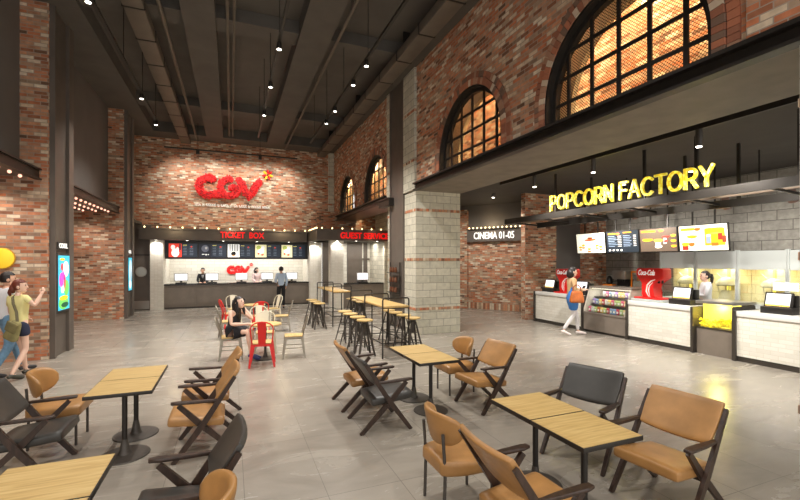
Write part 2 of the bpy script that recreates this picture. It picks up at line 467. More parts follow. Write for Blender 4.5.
# --- arched brick wall on the right
ARCH = [3.85, 7.30, 13.08, 16.68]; HW = 1.18; ZB = 3.9; ZS = 4.19
def arch_poly(y0, y1, zt, hw, zb=ZB, zs=ZS):
    p = [(y0, zb)]
    for c in ARCH:
        p.append((c-hw, zb))
        for k in range(0, 29):
            a = PI - PI*k/28
            p.append((c + hw*math.cos(a), zs + hw*math.sin(a)))
        p.append((c+hw, zb))
    p += [(y1, zb), (y1, zt), (y0, zt)]
    return p
m = MB(); m.prism(arch_poly(-2.6, 19.2, 7.25, HW), 'x', 4.42, 4.64)
wr = struct('wall_right', m, M['brick'])
for f in []: pass
VM = [C3((152, 98, 74), .85), C3((178, 112, 82), .85), C3((122, 96, 80), .85), C3((172, 130, 104), .85), C3((204, 184, 160), .85)]
for c in ARCH:
    m = MB()
    for r0, r1, n, x in ((HW+.005, HW+.125, 44, 4.375), (HW+.135, HW+.245, 48, 4.395)):
        for k in range(n):
            a0 = PI*(k+.04)/n; a1 = PI*(k+.96)/n
            P = [(c+r0*math.cos(a0), ZS+r0*math.sin(a0)), (c+r1*math.cos(a0), ZS+r1*math.sin(a0)), (c+r1*math.cos(a1), ZS+r1*math.sin(a1)), (c+r0*math.cos(a1), ZS+r0*math.sin(a1))]
            m.m = random.choice([0, 0, 1, 1, 2, 2, 3, 3, 4])
            m.prism(P, 'x', x, 4.43)
        for s in (-1, 1):
            for j in range(4):
                z = ZB + .005 + j*.072
                y0, y1 = sorted((c+s*r0, c+s*r1)); m.m = random.choice([0, 1, 2, 3])
                m.box(x, 4.43, y0, y1, z, z+.066)
    struct('arch_ring', m, VM, wr)
# inner plastered arcade behind the glazing and a lit brick corridor
m = MB(); m.prism(arch_poly(-2.6, 19.2, 7.0, 1.14), 'x', 4.86, 4.95)
struct('wall_arcade', m, C3((232, 206, 158), .7))
sbox('wall_corridor', M['brick'], 6.3, 6.4, -2.6, 19.2, 4.2, 7.0)
sbox('ceiling_corridor', M['low_ceiling'], 4.64, 6.4, -2.6, 19.3, 7.0, 7.1)
# arched windows
for i, c in enumerate(ARCH):
    t = empty('window_%d' % (i+1), (4.53, c, ZB), kind='structure')
    def ring(mb, r0, r1, x0, x1):
        n = 28
        o = []; q = []
        o.append((r1, 0)); q.append((r0, 0))
        for k in range(n+1):
            a = PI*k/n
            o.append((r1*math.cos(a), ZS-ZB+r1*math.sin(a))); q.append((r0*math.cos(a), ZS-ZB+r0*math.sin(a)))
        o.append((-r1, 0)); q.append((-r0, 0))
        for k in range(len(o)-1):
            mb.prism([q[k], o[k], o[k+1], q[k+1]], 'x', x0, x1)
    m = MB(); ring(m, HW-.03, HW, -.14, .11); ring(m, HW-.10, HW-.03, -.03, .06); m.box(-.03, .06, -HW, HW, 0, .05)
    m.build('window_frame', M['black_metal'], t)
    rr = HW-.06
    for k in range(-2, 3):
        y = k*.42
        h = ZS-ZB+math.sqrt(max(rr*rr-y*y, 0))
        m = MB(); m.box(-.014, .014, y-.026, y+.026, .03, h); m.build('mullion', M['black_metal'], t)
    for z in (.30, .66, 1.02):
        h = z-(ZS-ZB); w = math.sqrt(max(rr*rr-h*h, 0))
        m = MB(); m.box(-.012, .012, -w, w, z-.023, z+.023); m.build('transom', M['black_metal'], t)
    m = MB()
    pts = [(rr, .02)]+[(rr*math.cos(PI*k/24), ZS-ZB+rr*math.sin(PI*k/24)) for k in range(25)]+[(-rr, .02)]
    m.bm.faces.new([m.bm.verts.new((.025, u, v)) for u, v in pts])
    m.build('mesh_screen', M['mesh'], t)

# steel ledges and concrete soffits under the arches
def ledge(name, y0, y1, x1, sof):
    m = MB()
    m.box(4.30, 4.44, y0, y1, 3.86, 3.90); m.box(4.30, 4.44, y0, y1, 3.70, 3.735); m.box(4.39, 4.44, y0, y1, 3.735, 3.86)
    t = struct(name, m, M['black_metal'])
    m = MB(); m.box(4.44, x1, y0, y1, 3.705, 3.9); m.box(x1-.12, x1, y0, y1, 3.9, 4.1)
    struct('soffit', m, sof, t)
ledge('trim_1', -2.6, 9.8, 5.7, M['soffit'])
ledge('trim_2', 12.0, 19.2, 5.3, plain('rust brown soffit', (112, 92, 82), .4, var=.1))
m = MB(); m.box(4.22, 4.42, 11.3, 12.2, 3.52, 3.70); m.box(4.18, 4.42, 11.3, 12.2, 3.70, 3.735); struct('trim_3', m, M['black_metal'])

# the pale block pillar with brick courses, and the nearer pillar at the right edge
def pillar(name, y0, y1):
    m = MB(); m.box(4.4, 5.7, y0, y1, 0, 3.705)
    t = struct(name, m, M['block'])
    m = MB()
    for z in (.66, 1.94, 3.22): m.box(4.392, 5.708, y0-.008, y1+.008, z-.035, z+.035)
    struct('brick_course', m, M['soldier'], t)
    return t
pillar('pillar_middle', 9.8, 11.87)
pillar('pillar_near', .7, 1.985)
for nm, y0, y1 in (('trim_4', 9.8, 10.55), ('trim_5', 11.6, 11.87), ('trim_6', 19.08, 19.2)):
    m = MB(); m.box(4.16 if y1 > 19 else 4.36, 4.5, y0, y1, 3.18 if y1 > 19 else 3.74, 6.88); t = struct(nm, m, M['block'])
    m = MB()
    for z in (4.5, 5.78):  m.box(4.152 if y1 > 19 else 4.352, 4.5, y0-.008, y1+.008, z-.035, z+.035)
    struct('brick_course', m, M['soldier'], t)
m = MB(); m.box(4.375, 4.5, 10.55, 11.6, 0, 6.88)
for y in (10.55, 11.52): m.box(4.35, 4.376, y, y+.08, 0, 6.88)
struct('trim_7', m, M['dark_panel'])
m = MB(); m.box(4.37, 4.43, -2.6, 2.36, 3.9, 6.9); struct('trim_8', m, M['brick'])

# --- left side: brick piers, dark upper walls, deep bays
def pier(name, y0, y1):
    m = MB(); m.box(-7, -3.26, y0, y1, 0, HZ); struct(name, m, M['brick'])
pier('wall_left_near', 10.0, 11.32)
pier('wall_left_far', 16.1, 17.4)
for nm, y0, y1 in (('trim_9', 10.04, 11.08), ('trim_10', 16.14, 17.2)):
    m = MB(); m.box(-3.26, -3.225, y0, y1, 0, HZ)
    m.box(-3.225, -3.17, y0, y0+.07, 0, HZ); m.box(-3.225, -3.17, y1-.28, y1, 0, HZ)
    struct(nm, m, M['dark_panel'])
for nm, y0, y1 in (('wall_upper_near', -2.6, 10.0), ('wall_upper_middle', 11.32, 16.1), ('wall_upper_far', 17.4, 19.2)):
    sbox(nm, M['dark_wall'], -3.80, -3.70, y0, y1, 3.62, HZ)
sbox('wall_left', M['brick'], -7.1, -7, -2.6, 20, 0, 7.25)

def canopy(y0, y1, ny, yb0, dy, label):
    t = empty('entrance_canopy', (0, 0, 0), label=label, cat='canopy', group='bulb lit canopies over the left bays')
    m = MB(); m.box(-6.9, -3.44, y0, y1, 3.50, 3.62); m.build('canopy_slab', M['dark_panel'], t)
    m = MB(); m.box(-3.44, -3.40, y0, y1, 3.47, 3.65); m.box(-3.44, -3.36, y0, y1, 3.63, 3.66); m.box(-3.46, -3.36, y0, y1, 3.45, 3.475); m.build('fascia_channel', M['black_metal'], t)
    first = None
    for x in (-3.62, -3.95, -4.28):
        for k in range(ny):
            if first is None:
                m = MB(); m.ell((0, 0, 0), (.032, .032, .03), 10, 6); first = o = m.build('bulb', M['canopy_bulb'], t)
            else:
                o = first.copy(); COL.objects.link(o)
            o.location = (x, yb0+k*dy, 3.475)
canopy(2.0, 9.99, 8, 7.0, .40, 'dark canopy with pinkish bulbs at the left edge, nearest the couple')
canopy(11.33, 16.09, 12, 11.7, .37, 'dark canopy with three rows of bulbs, farther along the left side')
sbox('ceiling_far_bay', M['low_ceiling'], -7, -3.2, 17.4, 18.75, 3.3, 3.4)

# --- back wall, ticket box, guest service
sbox('wall_back', M['brick'], -7, 4.42, 19.2, 19.4, 2.75, 7.25)
m = MB(); m.box(-7, -2.9, 18.75, 18.9, 0, 3.3); struct('wall_back_left', m, M['dark_panel'])
t = empty('door_1', (-3.22, 18.73, 0), kind='structure')
m = MB(); m.box(-.30, .30, -.04, .03, .02, 2.1); m.build('door_leaf', M['dark_panel'], t)
m = MB(); m.box(-.37, -.30, -.06, .03, 0, 2.17); m.box(.30, .37, -.06, .03, 0, 2.17); m.box(-.37, .37, -.06, .03, 2.1, 2.17); m.build('door_frame', M['counter_edge'], t)
m = MB(); m.box(-.28, .28, -.05, -.03, .04, .36); m.build('kick_plate', M['steel'], t)
m = MB(); m.lathe([(.17, 0), (.17, .03)], (0, -.07, 1.48), 24, Matrix.Rotation(R(-90), 4, 'X')); m.build('porthole', M['pale_panel'], t)
m = MB(); m.lathe([(.2, 0), (.2, .02)], (0, -.06, 1.48), 24, Matrix.Rotation(R(-90), 4, 'X')); m.build('porthole_rim', M['steel'], t)

def tile_col(name, x0, x1, y0, y1, mat='small_tile'):
    m = MB(); m.box(x0, x1, y0, y1, 0, 2.72); struct(name, m, M[mat])
tile_col('pillar_ticket_left', -2.9, -2.45, 18.55, 20.5)
tile_col('pillar_ticket_right', 3.2, 3.74, 18.55, 20.5)
tile_col('pillar_guest_left', 3.66, 4.19, 16.42, 16.8)
tile_col('pillar_guest_right', 5.93, 6.2, 16.42, 18.4, 'block')
sbox('wall_ticket_back', M['white_tile'], -2.45, 3.2, 20.45, 20.55, 0, 2.72)
sbox('wall_service_door', M['dark_panel'], 3.74, 4.2, 18.4, 18.5, 0, 2.72)
sbox('ceiling_ticket', M['low_ceiling'], -2.9, 3.75, 19.21, 20.55, 2.72, 2.8)
sbox('ceiling_guest', M['low_ceiling'], 3.3, 6.3, 17.05, 18.6, 2.72, 2.8)
m = MB(); m.box(4.2, 6.3, 18.4, 18.5, 0, 2.72); tg = struct('wall_guest_back', m, M['white_tile'])
m = MB(); m.box(4.85, 5.55, 18.36, 18.41, 0, 2.72); m.box(5.62, 5.8, 18.36, 18.41, 0, 2.72)
m.box(4.85, 5.9, 18.34, 18.38, 1.95, 2.02); struct('dark_panelling', m, M['dark_panel'], tg)
sbox('wall_guest_upper', M['brick'], 3.5, 6.3, 18.4, 18.5, 2.72, 4.1)
sbox('wall_guest_side', M['block'], 6.2, 6.32, 12.0, 18.5, 0, 4.1)

# marquees with bulbs and red lettering
mar = empty('ticket_marquee', (0, 0, 0), label='dark marquee with bulbs and red TICKET BOX letters on the back wall', cat='marquee')
m = MB(); m.box(-3.24, 3.05, 18.32, 19.2, 2.72, 3.12); m.box(-3.24, 3.05, 18.26, 19.2, 3.12, 3.17); m.box(-3.24, 3.05, 18.28, 18.32, 2.72, 2.76)
m.build('marquee_box', M['dark_panel'], mar)
gm = empty('guest_marquee', (0, 0, 0), label='dark marquee with bulbs and red GUEST SERVICE letters, right of the ticket box', cat='marquee')
m = MB(); m.box(3.12, 6.25, 16.42, 17.05, 2.72, 3.12); m.box(3.06, 6.25, 16.36, 17.05, 3.12, 3.17); m.box(3.12, 3.75, 17.05, 19.2, 2.72, 3.12); m.box(3.06, 3.5, 17.05, 19.2, 3.12, 3.17)
m.build('marquee_box', M['dark_panel'], gm)
def downs(parent, y, xs):
    for x in xs:
        m = MB(); m.lathe([(.055, -.012), (.055, 0.0)], (x, y, 2.72), 14); h = m.build('recessed_lamp', M['steel'], parent)
        m = MB(); m.lathe([(.038, -.016), (.038, -.01)], (x, y, 2.72), 14); m.build('lens', M['lens'], h)
downs(mar, 18.40, (-2.67, -1.6, -.3, 1.0, 2.3)); downs(gm, 16.38, (3.92, 4.7, 5.6)); downs(gm, 18.3, (3.4,))  # the lamps before the tiled columns are added to brighten them
def bulbs(parent, pts):
    first = None
    for p in pts:
        if first is None:
            m = MB(); m.ell((0, 0, 0), (.03, .03, .034), 10, 6); m.lathe([(.018, -.036), (.018, -.02)], (0, 0, 0), 8); first = o = m.build('bulb', M['bulb'], parent)
        else:
            o = first.copy(); COL.objects.link(o)
        o.location = p
bulbs(mar, [(-3.05+.43*k, 18.33, 3.205) for k in range(15)])
bulbs(gm, [(3.32+.41*k, 16.42, 3.205) for k in range(8)] + [(3.12, 16.46+.21*k, 3.205) for k in range(9)])
m = MB(); m.add_mesh(text_mesh('TICKET  BOX', 1.68, .25, .05, .02), Matrix.Translation((.44, 18.29, 2.955))); m.build('lettering', M['red_sign'], mar)
m = MB(); m.add_mesh(text_mesh('GUEST SERVICE', 2.05, .25, .05, .02), Matrix.Translation((5.08, 16.39, 2.93))); m.build('lettering', M['red_sign'], gm)

# --- popcorn hall
sbox('ceiling_low', M['low_ceiling'], 5.58, 13, -2.6, 20.6, 4.1, 4.2)
m = MB(); m.box(8.80, 10.08, 11.0, 11.2, 0, 4.1); t = struct('pillar_brick', m, M['brick'])
sbox('wall_kitchen_end', M['dark_wall'], 10.08, 11.22, 11.1, 11.25, 0, 4.1)
sbox('wall_kitchen_corner', M['grey_block'], 11.22, 12.1, 11.95, 12.1, 0, 4.1)
sbox('pillar_kitchen', M['brick'], 11.92, 12.12, 10.8, 11.82, 0, 4.1)
sbox('wall_kitchen', M['grey_block'], 12.1, 12.25, -2.6, 12.1, 0, 4.1)
# slanting wall with the cinema sign
A = Vector((7.3, 16.87, 0)); B = Vector((10.62, 11.93, 0)); dv = (B-A).normalized(); L = (B-A).length
rz = math.atan2(dv.y, dv.x)
t = empty('wall_cinema', A, rz, kind='structure')
m = MB(); m.box(0, L, 0, .12, 0, 2.72); m.build('wall_lower', M['brick'], t)
m = MB(); m.box(0, L, 0, .12, 2.72, 4.1); m.build('wall_upper', M['dark_wall'], t)
m = MB(); m.box(0, L, -.02, 0, 0, .26); m.build('soldier_course', M['soldier'], t)
d1 = (Vector((8.60, 14.93, 0))-A).length
m = MB(); m.box(d1-.2, d1+.45, -.12, 0, 0, 3.95); m.build('brick_pilaster', M['brick'], t)
s = empty('cinema_sign', A, rz, label='dark sign reading CINEMA 01-05 with a row of lamps on top', cat='sign')
s0, s1 = d1+.46, d1+2.72
m = MB(); m.box(s0, s1, -.16, -.02, 2.66, 3.12); m.build('sign_board', M['dark_panel'], s)
m = MB(); m.box(s0, s1, -.22, -.02, 3.12, 3.16); m.build('lamp_shelf', M['black_metal'], s)
bulbs(s, [(s0+.1+.17*k, -.17, 3.195) for k in range(13)])
m = MB(); m.add_mesh(text_mesh('CINEMA 01-05', 1.62, .27, .03, .01), Matrix.Translation(((s0+s1)/2-.02, -.175, 2.89))); m.build('lettering', M['white_letter'], s)
# ------------------------------------------------------------------ hung track lights
SPOTS = []
def track(x, y0, y1, heads, label, z=5.8, ceil_z=7.25, lit=True, horizontal=False):
    t = empty('track_light', (0, 0, 0), label=label, cat='track light', group='track lights hung in rows')
    m = MB(); m.box(x-.025, x+.025, y0, y1, z+.06, z+.11); m.build('rail', M['black_metal'], t)
    y = y0+.3
    while y < y1:
        m = MB(); m.tube([(x, y, z+.13), (x, y, ceil_z)], .008, 5); m.build('drop_rod', M['black_metal'], t); y += 1.9
    for h in heads:
        m = MB(); m.lathe([(.03, .09), (.045, .05), (.05, -.04), (.047, -.05)], (x, h, z), 12); hd = m.build('spot_head', M['black_metal'], t)
        m = MB(); m.lathe([(.04, -.056), (.04, -.048)], (x, h, z), 12); m.build('lens', M['lens'], hd)
        if lit: SPOTS.append((x, h, z-.09))
track(-1.97, -2, 14.1, [1.2, 4.2, 7.5, 11.5, 13.55], 'long black track light hung left, above the entrance side')
track(.81, -2, 14.2, [1.0, 4.0, 7.87, 9.66, 11.6], 'black track light hung in the middle, above the cafe tables')
track(2.48, -2, 14.2, [1.2, 4.5, 7.91, 8.87, 10.6, 11.65], 'black track light hung right, nearest the arched brick wall')
# wall wash rail in front of the flower logo
t = empty('logo_rail', (0, 0, 0), label='black rail with two small heads hung before the flowered logo wall', cat='rail')
m = MB(); m.box(-2.35, 2.6, 18.0, 18.05, 6.20, 6.25); m.build('rail', M['black_metal'], t)
for x in (-1.2, 1.1):
    m = MB(); m.box(x-.06, x+.06, 17.95, 18.08, 6.05, 6.2); m.build('spot_head', M['black_metal'], t)
    m = MB(); m.tube([(x, 18.02, 6.25), (x, 18.02, 7.26)], .008, 5); m.build('drop_rod', M['black_metal'], t)

# ------------------------------------------------------------------ flowered logo and its small caption
def logo(name, k, loc, dep, mats, label, cat, parent=None, seg=8, tuft=False):
    """three joined thick strokes (units: metres at k=1), lying in the xz plane and facing -y"""
    t = empty(name, loc, label=label, cat=cat)
    def arc(cx, cz, r, a0, a1, n=14, rz=1.0):
        return [(cx+r*math.cos(R(a0+(a1-a0)*i/n))*k, 0, cz+r*rz*math.sin(R(a0+(a1-a0)*i/n))*k) for i in range(n+1)]
    c1 = [( -0.62*k+0, 0, .34*k)] + [(x-.80*k, 0, z) for x, _, z in arc(0, 0, .36, 62, 300, 14, 1.0)] + [(-.40*k, 0, -.33*k), (-.2*k, 0, -.30*k)]
    c2 = [(.06*k, 0, .36*k), (-.08*k, 0, .37*k)] + [(x+.02*k, 0, z) for x, _, z in arc(0, 0, .36, 105, 345, 14, 1.0)] + [(.36*k, 0, .02*k), (.08*k, 0, 0)]
    c3 = [(.40*k, 0, .36*k), (.50*k, 0, .16*k), (.66*k, 0, -.14*k), (.80*k, 0, -.36*k), (.92*k, 0, -.16*k), (1.06*k, 0, .10*k), (1.20*k, 0, .32*k)]
    for nm, c, r in (('letter_c', c1, .185), ('letter_g', c2, .17), ('letter_v', c3, .185)):
        m = MB()
        if tuft:
            m.tube(c, r*k*.78, seg)
            for p in (c[0], c[-1]): m.ell(p, (r*k*.78,)*3, seg, 6)
            for v in m.bm.verts: v.co.y *= .4
            P = [Vector(p) for p in c]; Ls = [(b-a).length for a, b in zip(P, P[1:])]
            for i in range(int(sum(Ls)*150)):
                d = random.uniform(0, sum(Ls)); j = 0
                while d > Ls[j]: d -= Ls[j]; j += 1
                q = P[j].lerp(P[j+1], d/Ls[j]); a = random.uniform(0, 2*PI); rr = r*k*math.sqrt(random.random())*.93
                h = math.sqrt(max(0, 1-(rr/(r*k))**2))
                M3 = Matrix.Rotation(random.uniform(-.8, .8), 3, 'X') @ Matrix.Rotation(random.uniform(-.8, .8), 3, 'Z')
                m.m = random.choice([0, 0, 1]); z = random.uniform(.028, .04)
                m.ell(q + Vector((math.cos(a)*rr, -.03-.055*h*random.uniform(.7, 1.1), math.sin(a)*rr)), (z, .016, z), 6, 4, M3)
        else:
            m.tube(c, r*k, seg)
            for p in (c[0], c[-1]): m.ell(p, (r*k,)*3, seg, 6)
            for v in m.bm.verts: v.co.y *= dep
        m.build(nm, [mats[0], mats[2]] if tuft else mats[0], t, sharp=3.2)
    for i in range(7):
        a = R(90+i*360/7); c = Vector((1.56*k, -.03*k, .66*k)); d = Vector((math.cos(a), 0, math.sin(a)))
        m = MB(); m.tube([c+d*.04*k, c+d*.11*k, c+d*.19*k, c+d*.235*k], [.016*k, .045*k, .05*k, .012*k], 7)
        m.build('petal', mats[1] if i % 2 else mats[0], t)
    return t
logo('flower_logo', 1.0, (-.08, 19.125, 5.0), .55, (M['red_flower'], M['yellow_petal'], C3((170, 14, 18), .7)), 'large red three letter logo of flowers with a small star on the brick wall', 'logo', seg=10, tuft=True)
cap = empty('caption_letters', (-.13, 19.17, 4.24), label='row of small pale letters under the flowered logo', cat='lettering')
x = -1.26
wl = [3, 1, 5, 1, 4, 1, 2, 4, 1, 5, 4]
for n in wl:
    m = MB()
    for j in range(n):
        m.box(x, x+.018, -.02, .031, -.055, .055); m.box(x+.045, x+.063, -.02, .031, -.055, random.choice([.055, 0]))
        zz = random.choice([-.055, 0, .037]); m.box(x, x+.063, -.02, .031, zz, zz+.018)
        x += .078
    m.build('word', M['dull_white'], cap); x += .055
logo('wall_logo', .36, (.30, 20.40, 1.50), .35, (M['red_sign'], M['red_sign']), 'small red three letter logo on the white tiles behind the ticket counter', 'logo')

# ------------------------------------------------------------------ ticket counter
t = empty('ticket_counter', (.38, 18.75, 0), label='long dark panelled ticket counter with black top against the far wall', cat='counter')
m = MB(); m.box(-2.83, 2.82, 0, .55, .06, .93); m.build('counter_body', M['counter_grey'], t)
m = MB(); m.box(-2.83, 2.82, .04, .55, 0, .06); m.build('plinth', M['counter_edge'], t)
m = MB(); m.box(-2.83, 2.82, -.04, .6, .93, .98); m.build('counter_top', M['black_stone'], t)
for i in range(5):
    x = -2.75+1.11*i
    m = MB(); m.box(x, x+1.03, -.02, 0, .14, .86); m.box(x+.08, x+.95, -.03, -.02, .22, .78); m.build('front_panel', M['counter_grey'], t)
t = empty('guest_counter', (5.06, 16.5, 0), label='short dark counter with black top in the guest service bay', cat='counter')
m = MB(); m.box(-.86, .86, 0, .5, 0, .95); m.build('counter_body', M['counter_grey'], t)
m = MB(); m.box(-.86, .86, -.03, .55, .95, 1.0); m.build('counter_top', M['black_stone'], t)
for x in (-.82, .03):
    m = MB(); m.box(x, x+.79, -.02, 0, .1, .86); m.build('front_panel', M['counter_grey'], t)

def make_monitor():
    t = empty('counter_monitor', (0, 0, 0), cat='monitor')
    m = MB(); m.box(-.2, .2, -.12, .16, 0, .05, bev=.008); m.build('base', M['black_plastic'], t)
    m = MB(); m.box(-.04, .04, .0, .04, .05, .16); m.build('neck', M['black_plastic'], t)
    m = MB(); m.box(-.25, .25, -.03, .03, .11, .42, bev=.008); f = m.build('bezel', M['steel'], t)
    m = MB(); m.m = 0; m.box(-.225, .225, -.036, -.028, .135, .395); m.m = 1
    m.box(-.12, .06, -.038, -.036, .31, .33); m.box(-.12, .1, -.038, -.036, .27, .28)
    m.build('screen', [M['screen_white'], C3((196, 206, 226), .4, .6)], f)
    return t
mon = Stamp(make_monitor())
for x, l in ((-1.88, 'white counter monitor at the left end of the ticket counter'), (-.74, 'white counter monitor beside the clerk in the dark suit'), (.41, 'white counter monitor right below the small red logo'),
             (1.45, 'white counter monitor between the woman clerk and the customer in blue'), (2.5, 'white counter monitor at the right end of the ticket counter')):
    mon((x, 19.05, .98), 0, l, 'monitors on the ticket counter')
mon((5.06, 16.68, 1.0), 0, 'white monitor alone on the guest service counter')

# film boards above the ticket counter
hd = empty('trim_11', (.38, 18.97, 2.35), kind='structure')
m = MB(); m.box(-2.83, 2.82, 0, .3, -.37, .37); m.build('header', M['black_plastic'], hd)
def poster_art(m, kind):
    def q(x0, x1, z0, z1, y=-.034): m.box(x0, x1, y, -.028, z0, z1)
    if kind == 0:
        m.m = 1; q(-.51, -.05, -.27, .27); m.m = 0; q(-.14, -.08, .0, .26, -.035)
        m.m = 2; m.ell((-.36, -.035, .12), (.08, .006, .1), 10, 6); m.ell((-.28, -.035, -.1), (.14, .006, .17), 10, 6); m.ell((-.2, -.035, .02), (.05, .006, .12), 8, 5)
    elif kind == 1:
        m.m = 3; q(-.51, -.05, -.27, .27); m.m = 4; m.ell((-.28, -.035, .08), (.14, .006, .15), 12, 6); m.m = 5; m.ell((-.25, -.036, .1), (.07, .006, .08), 10, 6)
        m.m = 2; q(-.4, -.3, -.17, -.14, -.036); q(-.27, -.22, -.2, -.14, -.036); q(-.19, -.14, -.18, -.15, -.036)
    elif kind == 2:
        m.m = 2; q(-.51, -.05, -.27, .27); m.m = 6
        for x in (-.44, -.35, -.25, -.16): q(x, x+.035, -.02, .26, -.036)
        m.ell((-.29, -.036, -.12), (.1, .006, .09), 10, 6); m.m = 7; m.ell((-.29, -.038, -.2), (.05, .006, .03), 8, 5)
    else:
        m.m = 8; q(-.51, -.05, -.27, .27); m.m = 9; m.ell((-.37, -.035, .14), (.1, .006, .1), 10, 6); m.m = 2; m.ell((-.28, -.036, .0), (.13, .006, .1), 10, 6); m.ell((-.2, -.036, .14), (.07, .006, .07), 8, 5)
        m.m = 10; m.ell((-.38, -.037, -.12), (.05, .006, .04), 8, 5); m.ell((-.22, -.037, -.16), (.06, .006, .04), 8, 5)
    m.m = 11
    for c in range(2):
        for r in range(6):
            x = .0+c*.24; z = .14-r*.065; m.box(x, x+.13, -.032, -.028, z, z+.014)
    m.m = 12; m.box(0, .14, -.032, -.028, .20, .225)
    m.m = 1; m.ell((.30, -.03, .15), (.035, .005, .03), 8, 5)
PA = [C3((24, 34, 46), .3, .7), C3((222, 62, 44), .4, .8), C3((240, 238, 232), .4, .8), C3((30, 32, 42), .4, .6), C3((96, 98, 108), .4, .7), C3((176, 172, 168), .4, .7), C3((18, 18, 20), .4),
      C3((216, 150, 60), .4, .7), C3((214, 206, 160), .4, .8), C3((160, 170, 84), .4, .8), C3((190, 70, 50), .4, .8), C3((112, 122, 136), .4, .6), C3((216, 204, 110), .4, .7)]
for i, (k, l) in enumerate([(0, 'film board with a red and white poster, leftmost over the ticket counter'), (1, 'film board with a dark grey poster, second over the ticket counter'), (2, 'film board with a black and white striped poster in the middle'),
              (3, 'film board with a pale green poster, right of the striped poster'), (3, 'film board with a pale green poster, nearest the right end of the ticket box')]):
    t = empty('film_board', (-1.80+i*1.09, 18.97, 2.33), label=l, cat='screen', group='film boards over the ticket counter')
    m = MB(); m.box(-.53, .53, -.026, -.001, -.29, .29); m.build('frame', M['black_plastic'], t)
    m = MB(); m.m = 0; m.box(-.515, .515, -.03, -.026, -.275, .275); poster_art(m, k); m.build('screen', PA, t)

# ------------------------------------------------------------------ left wall: poster cases, round sign
def poster_case(y0, y1, label, art, head):
    yc = (y0+y1)/2; w = (y1-y0)/2
    t = empty('poster_case', (-3.222, yc, 1.46), PI/2, label=label, cat='poster')
    m = MB(); m.box(-w-.04, w+.04, -.05, .0, -.60, .60); m.build('case', M['black_metal'], t)
    m = MB()
    m.m = 0; m.box(-w, w, -.056, -.05, -.55, .55)
    for (mi, x, z, a, b) in art:
        m.m = mi; m.ell((x*w, -.057-.0005*mi, z*.55), (a*w, .003, b*.55), 12, 6)
    m.build('poster', [C3((60, 190, 220), .4, .9), C3((112, 200, 90), .4, .9), C3((232, 70, 190), .4, .9), C3((226, 50, 46), .4, .9), C3((250, 250, 240), .4, .9), C3((30, 92, 60), .4, .7), C3((250, 190, 30), .4, 1.0), C3((200, 226, 240), .4, .9), C3((120, 124, 132), .4, .7)], t)
    if head:
        m = MB(); m.box(-w, w, -.04, 0, .68, .82); hb = m.build('header_box', M['black_metal'], t)
        m = MB(); m.add_mesh(text_mesh('COOL', w*1.5, .1, .01, .02), Matrix.Translation((0, -.046, .75))); m.build('lettering', M['white_letter'], hb)
    return t
poster_case(10.2, 10.8, 'bright lit poster with pink and yellow shapes on the near brick pier',
    [(1, -.1, -.75, .9, .24), (1, .4, -.2, .5, .3), (4, .3, .5, .55, .3), (2, -.5, .1, .4, .28), (2, -.1, .3, .28, .2), (3, .1, .05, .14, .38), (4, -.3, -.25, .3, .14), (5, .1, -.82, .7, .1), (6, -.1, -.56, .8, .085), (6, -.35, .86, .45, .05), (3, -.4, .58, .22, .14)], True)
poster_case(16.32, 16.8, 'pale lit poster on the far brick pier', [(7, 0, .2, .9, .7), (4, .0, .1, .6, .6), (8, .2, -.1, .3, .4), (4, -.1, -.6, .7, .3)], True)
t = empty('round_sign', (-3.95, 9.99, 1.95), label='round yellow sign fixed to the brick pier at the left edge', cat='sign')
m = MB(); m.lathe([(.17, 0), (.185, .01), (.185, .04), (.17, .05)], (0, 0, 0), 28, Matrix.Rotation(R(90), 4, 'X')); m.build('disc', M['yellow_disc'], t)
m = MB(); m.lathe([(.2, -.02), (.2, .012)], (0, -.005, 0), 28, Matrix.Rotation(R(90), 4, 'X')); m.build('rim', C3((196, 150, 60), .5), t)

# rack of jars in the dark recess of the pillar
t = empty('wall_rack', (4.26, 11.07, 1.0), label='narrow dark rack of shelves on the pillar recess behind the bar tables', cat='rack')
for z in (0, .28, .56):
    m = MB(); m.box(-.06, .07, -.36, .36, z, z+.02); m.build('shelf', M['black_metal'], t)
m = MB(); m.box(.05, .07, -.38, -.35, -.08, .86); m.box(.05, .07, .35, .38, -.08, .86); m.build('upright', M['black_metal'], t)
jar = MB(); jar.lathe([(.03, 0), (.04, .02), (.04, .1), (.025, .13), (.025, .15)], (0, 0, 0), 10); jo = jar.build('jar', C3((112, 70, 48), .3)); jo['category'] = 'jar'
js = Stamp(jo)
for zi, zn in ((1.02, 'bottom'), (1.30, 'middle'), (1.58, 'top')):
    for yi, yn in ((10.85, 'nearest the camera'), (11.05, 'in the middle'), (11.25, 'farthest from the camera')):
        js((4.255, yi, zi), 0, 'brown jar on the %s shelf of the pillar rack, %s' % (zn, yn), 'jars on the pillar rack')

# ------------------------------------------------------------------ popcorn counter
FX = 8.9
def counter_unit(y0, y1, label, top=.95):
    t = empty('brick_counter', (FX, (y0+y1)/2, 0), -PI/2, label=label, cat='counter', group='white tiled counter units')
    w = (y1-y0)/2
    m = MB(); m.box(-w+.05, w-.05, .015, .7, .1, top-.10); m.build('tiled_front', M['white_brick'], t)
    m = MB(); m.box(-w+.05, w-.05, .03, .7, 0, .1); m.build('plinth', M['counter_edge'], t)
    m = MB(); m.box(-w+.05, w-.05, -.01, .74, top-.10, top, bev=.006); m.build('counter_top', M['white_stone'], t)
    for s in (-1, 1):
        m = MB(); m.box(s*w-s*.05, s*w, -.03, .74, 0, top); m.build('side_panel', M['counter_edge'], t)
counter_unit(8.70, 10.68, 'white tiled counter at the far end, behind the woman in blue')
counter_unit(5.76, 7.36, 'white tiled counter with the large red drink dispenser on it')
counter_unit(3.4, 5.02, 'white tiled counter nearest the camera at the right edge')
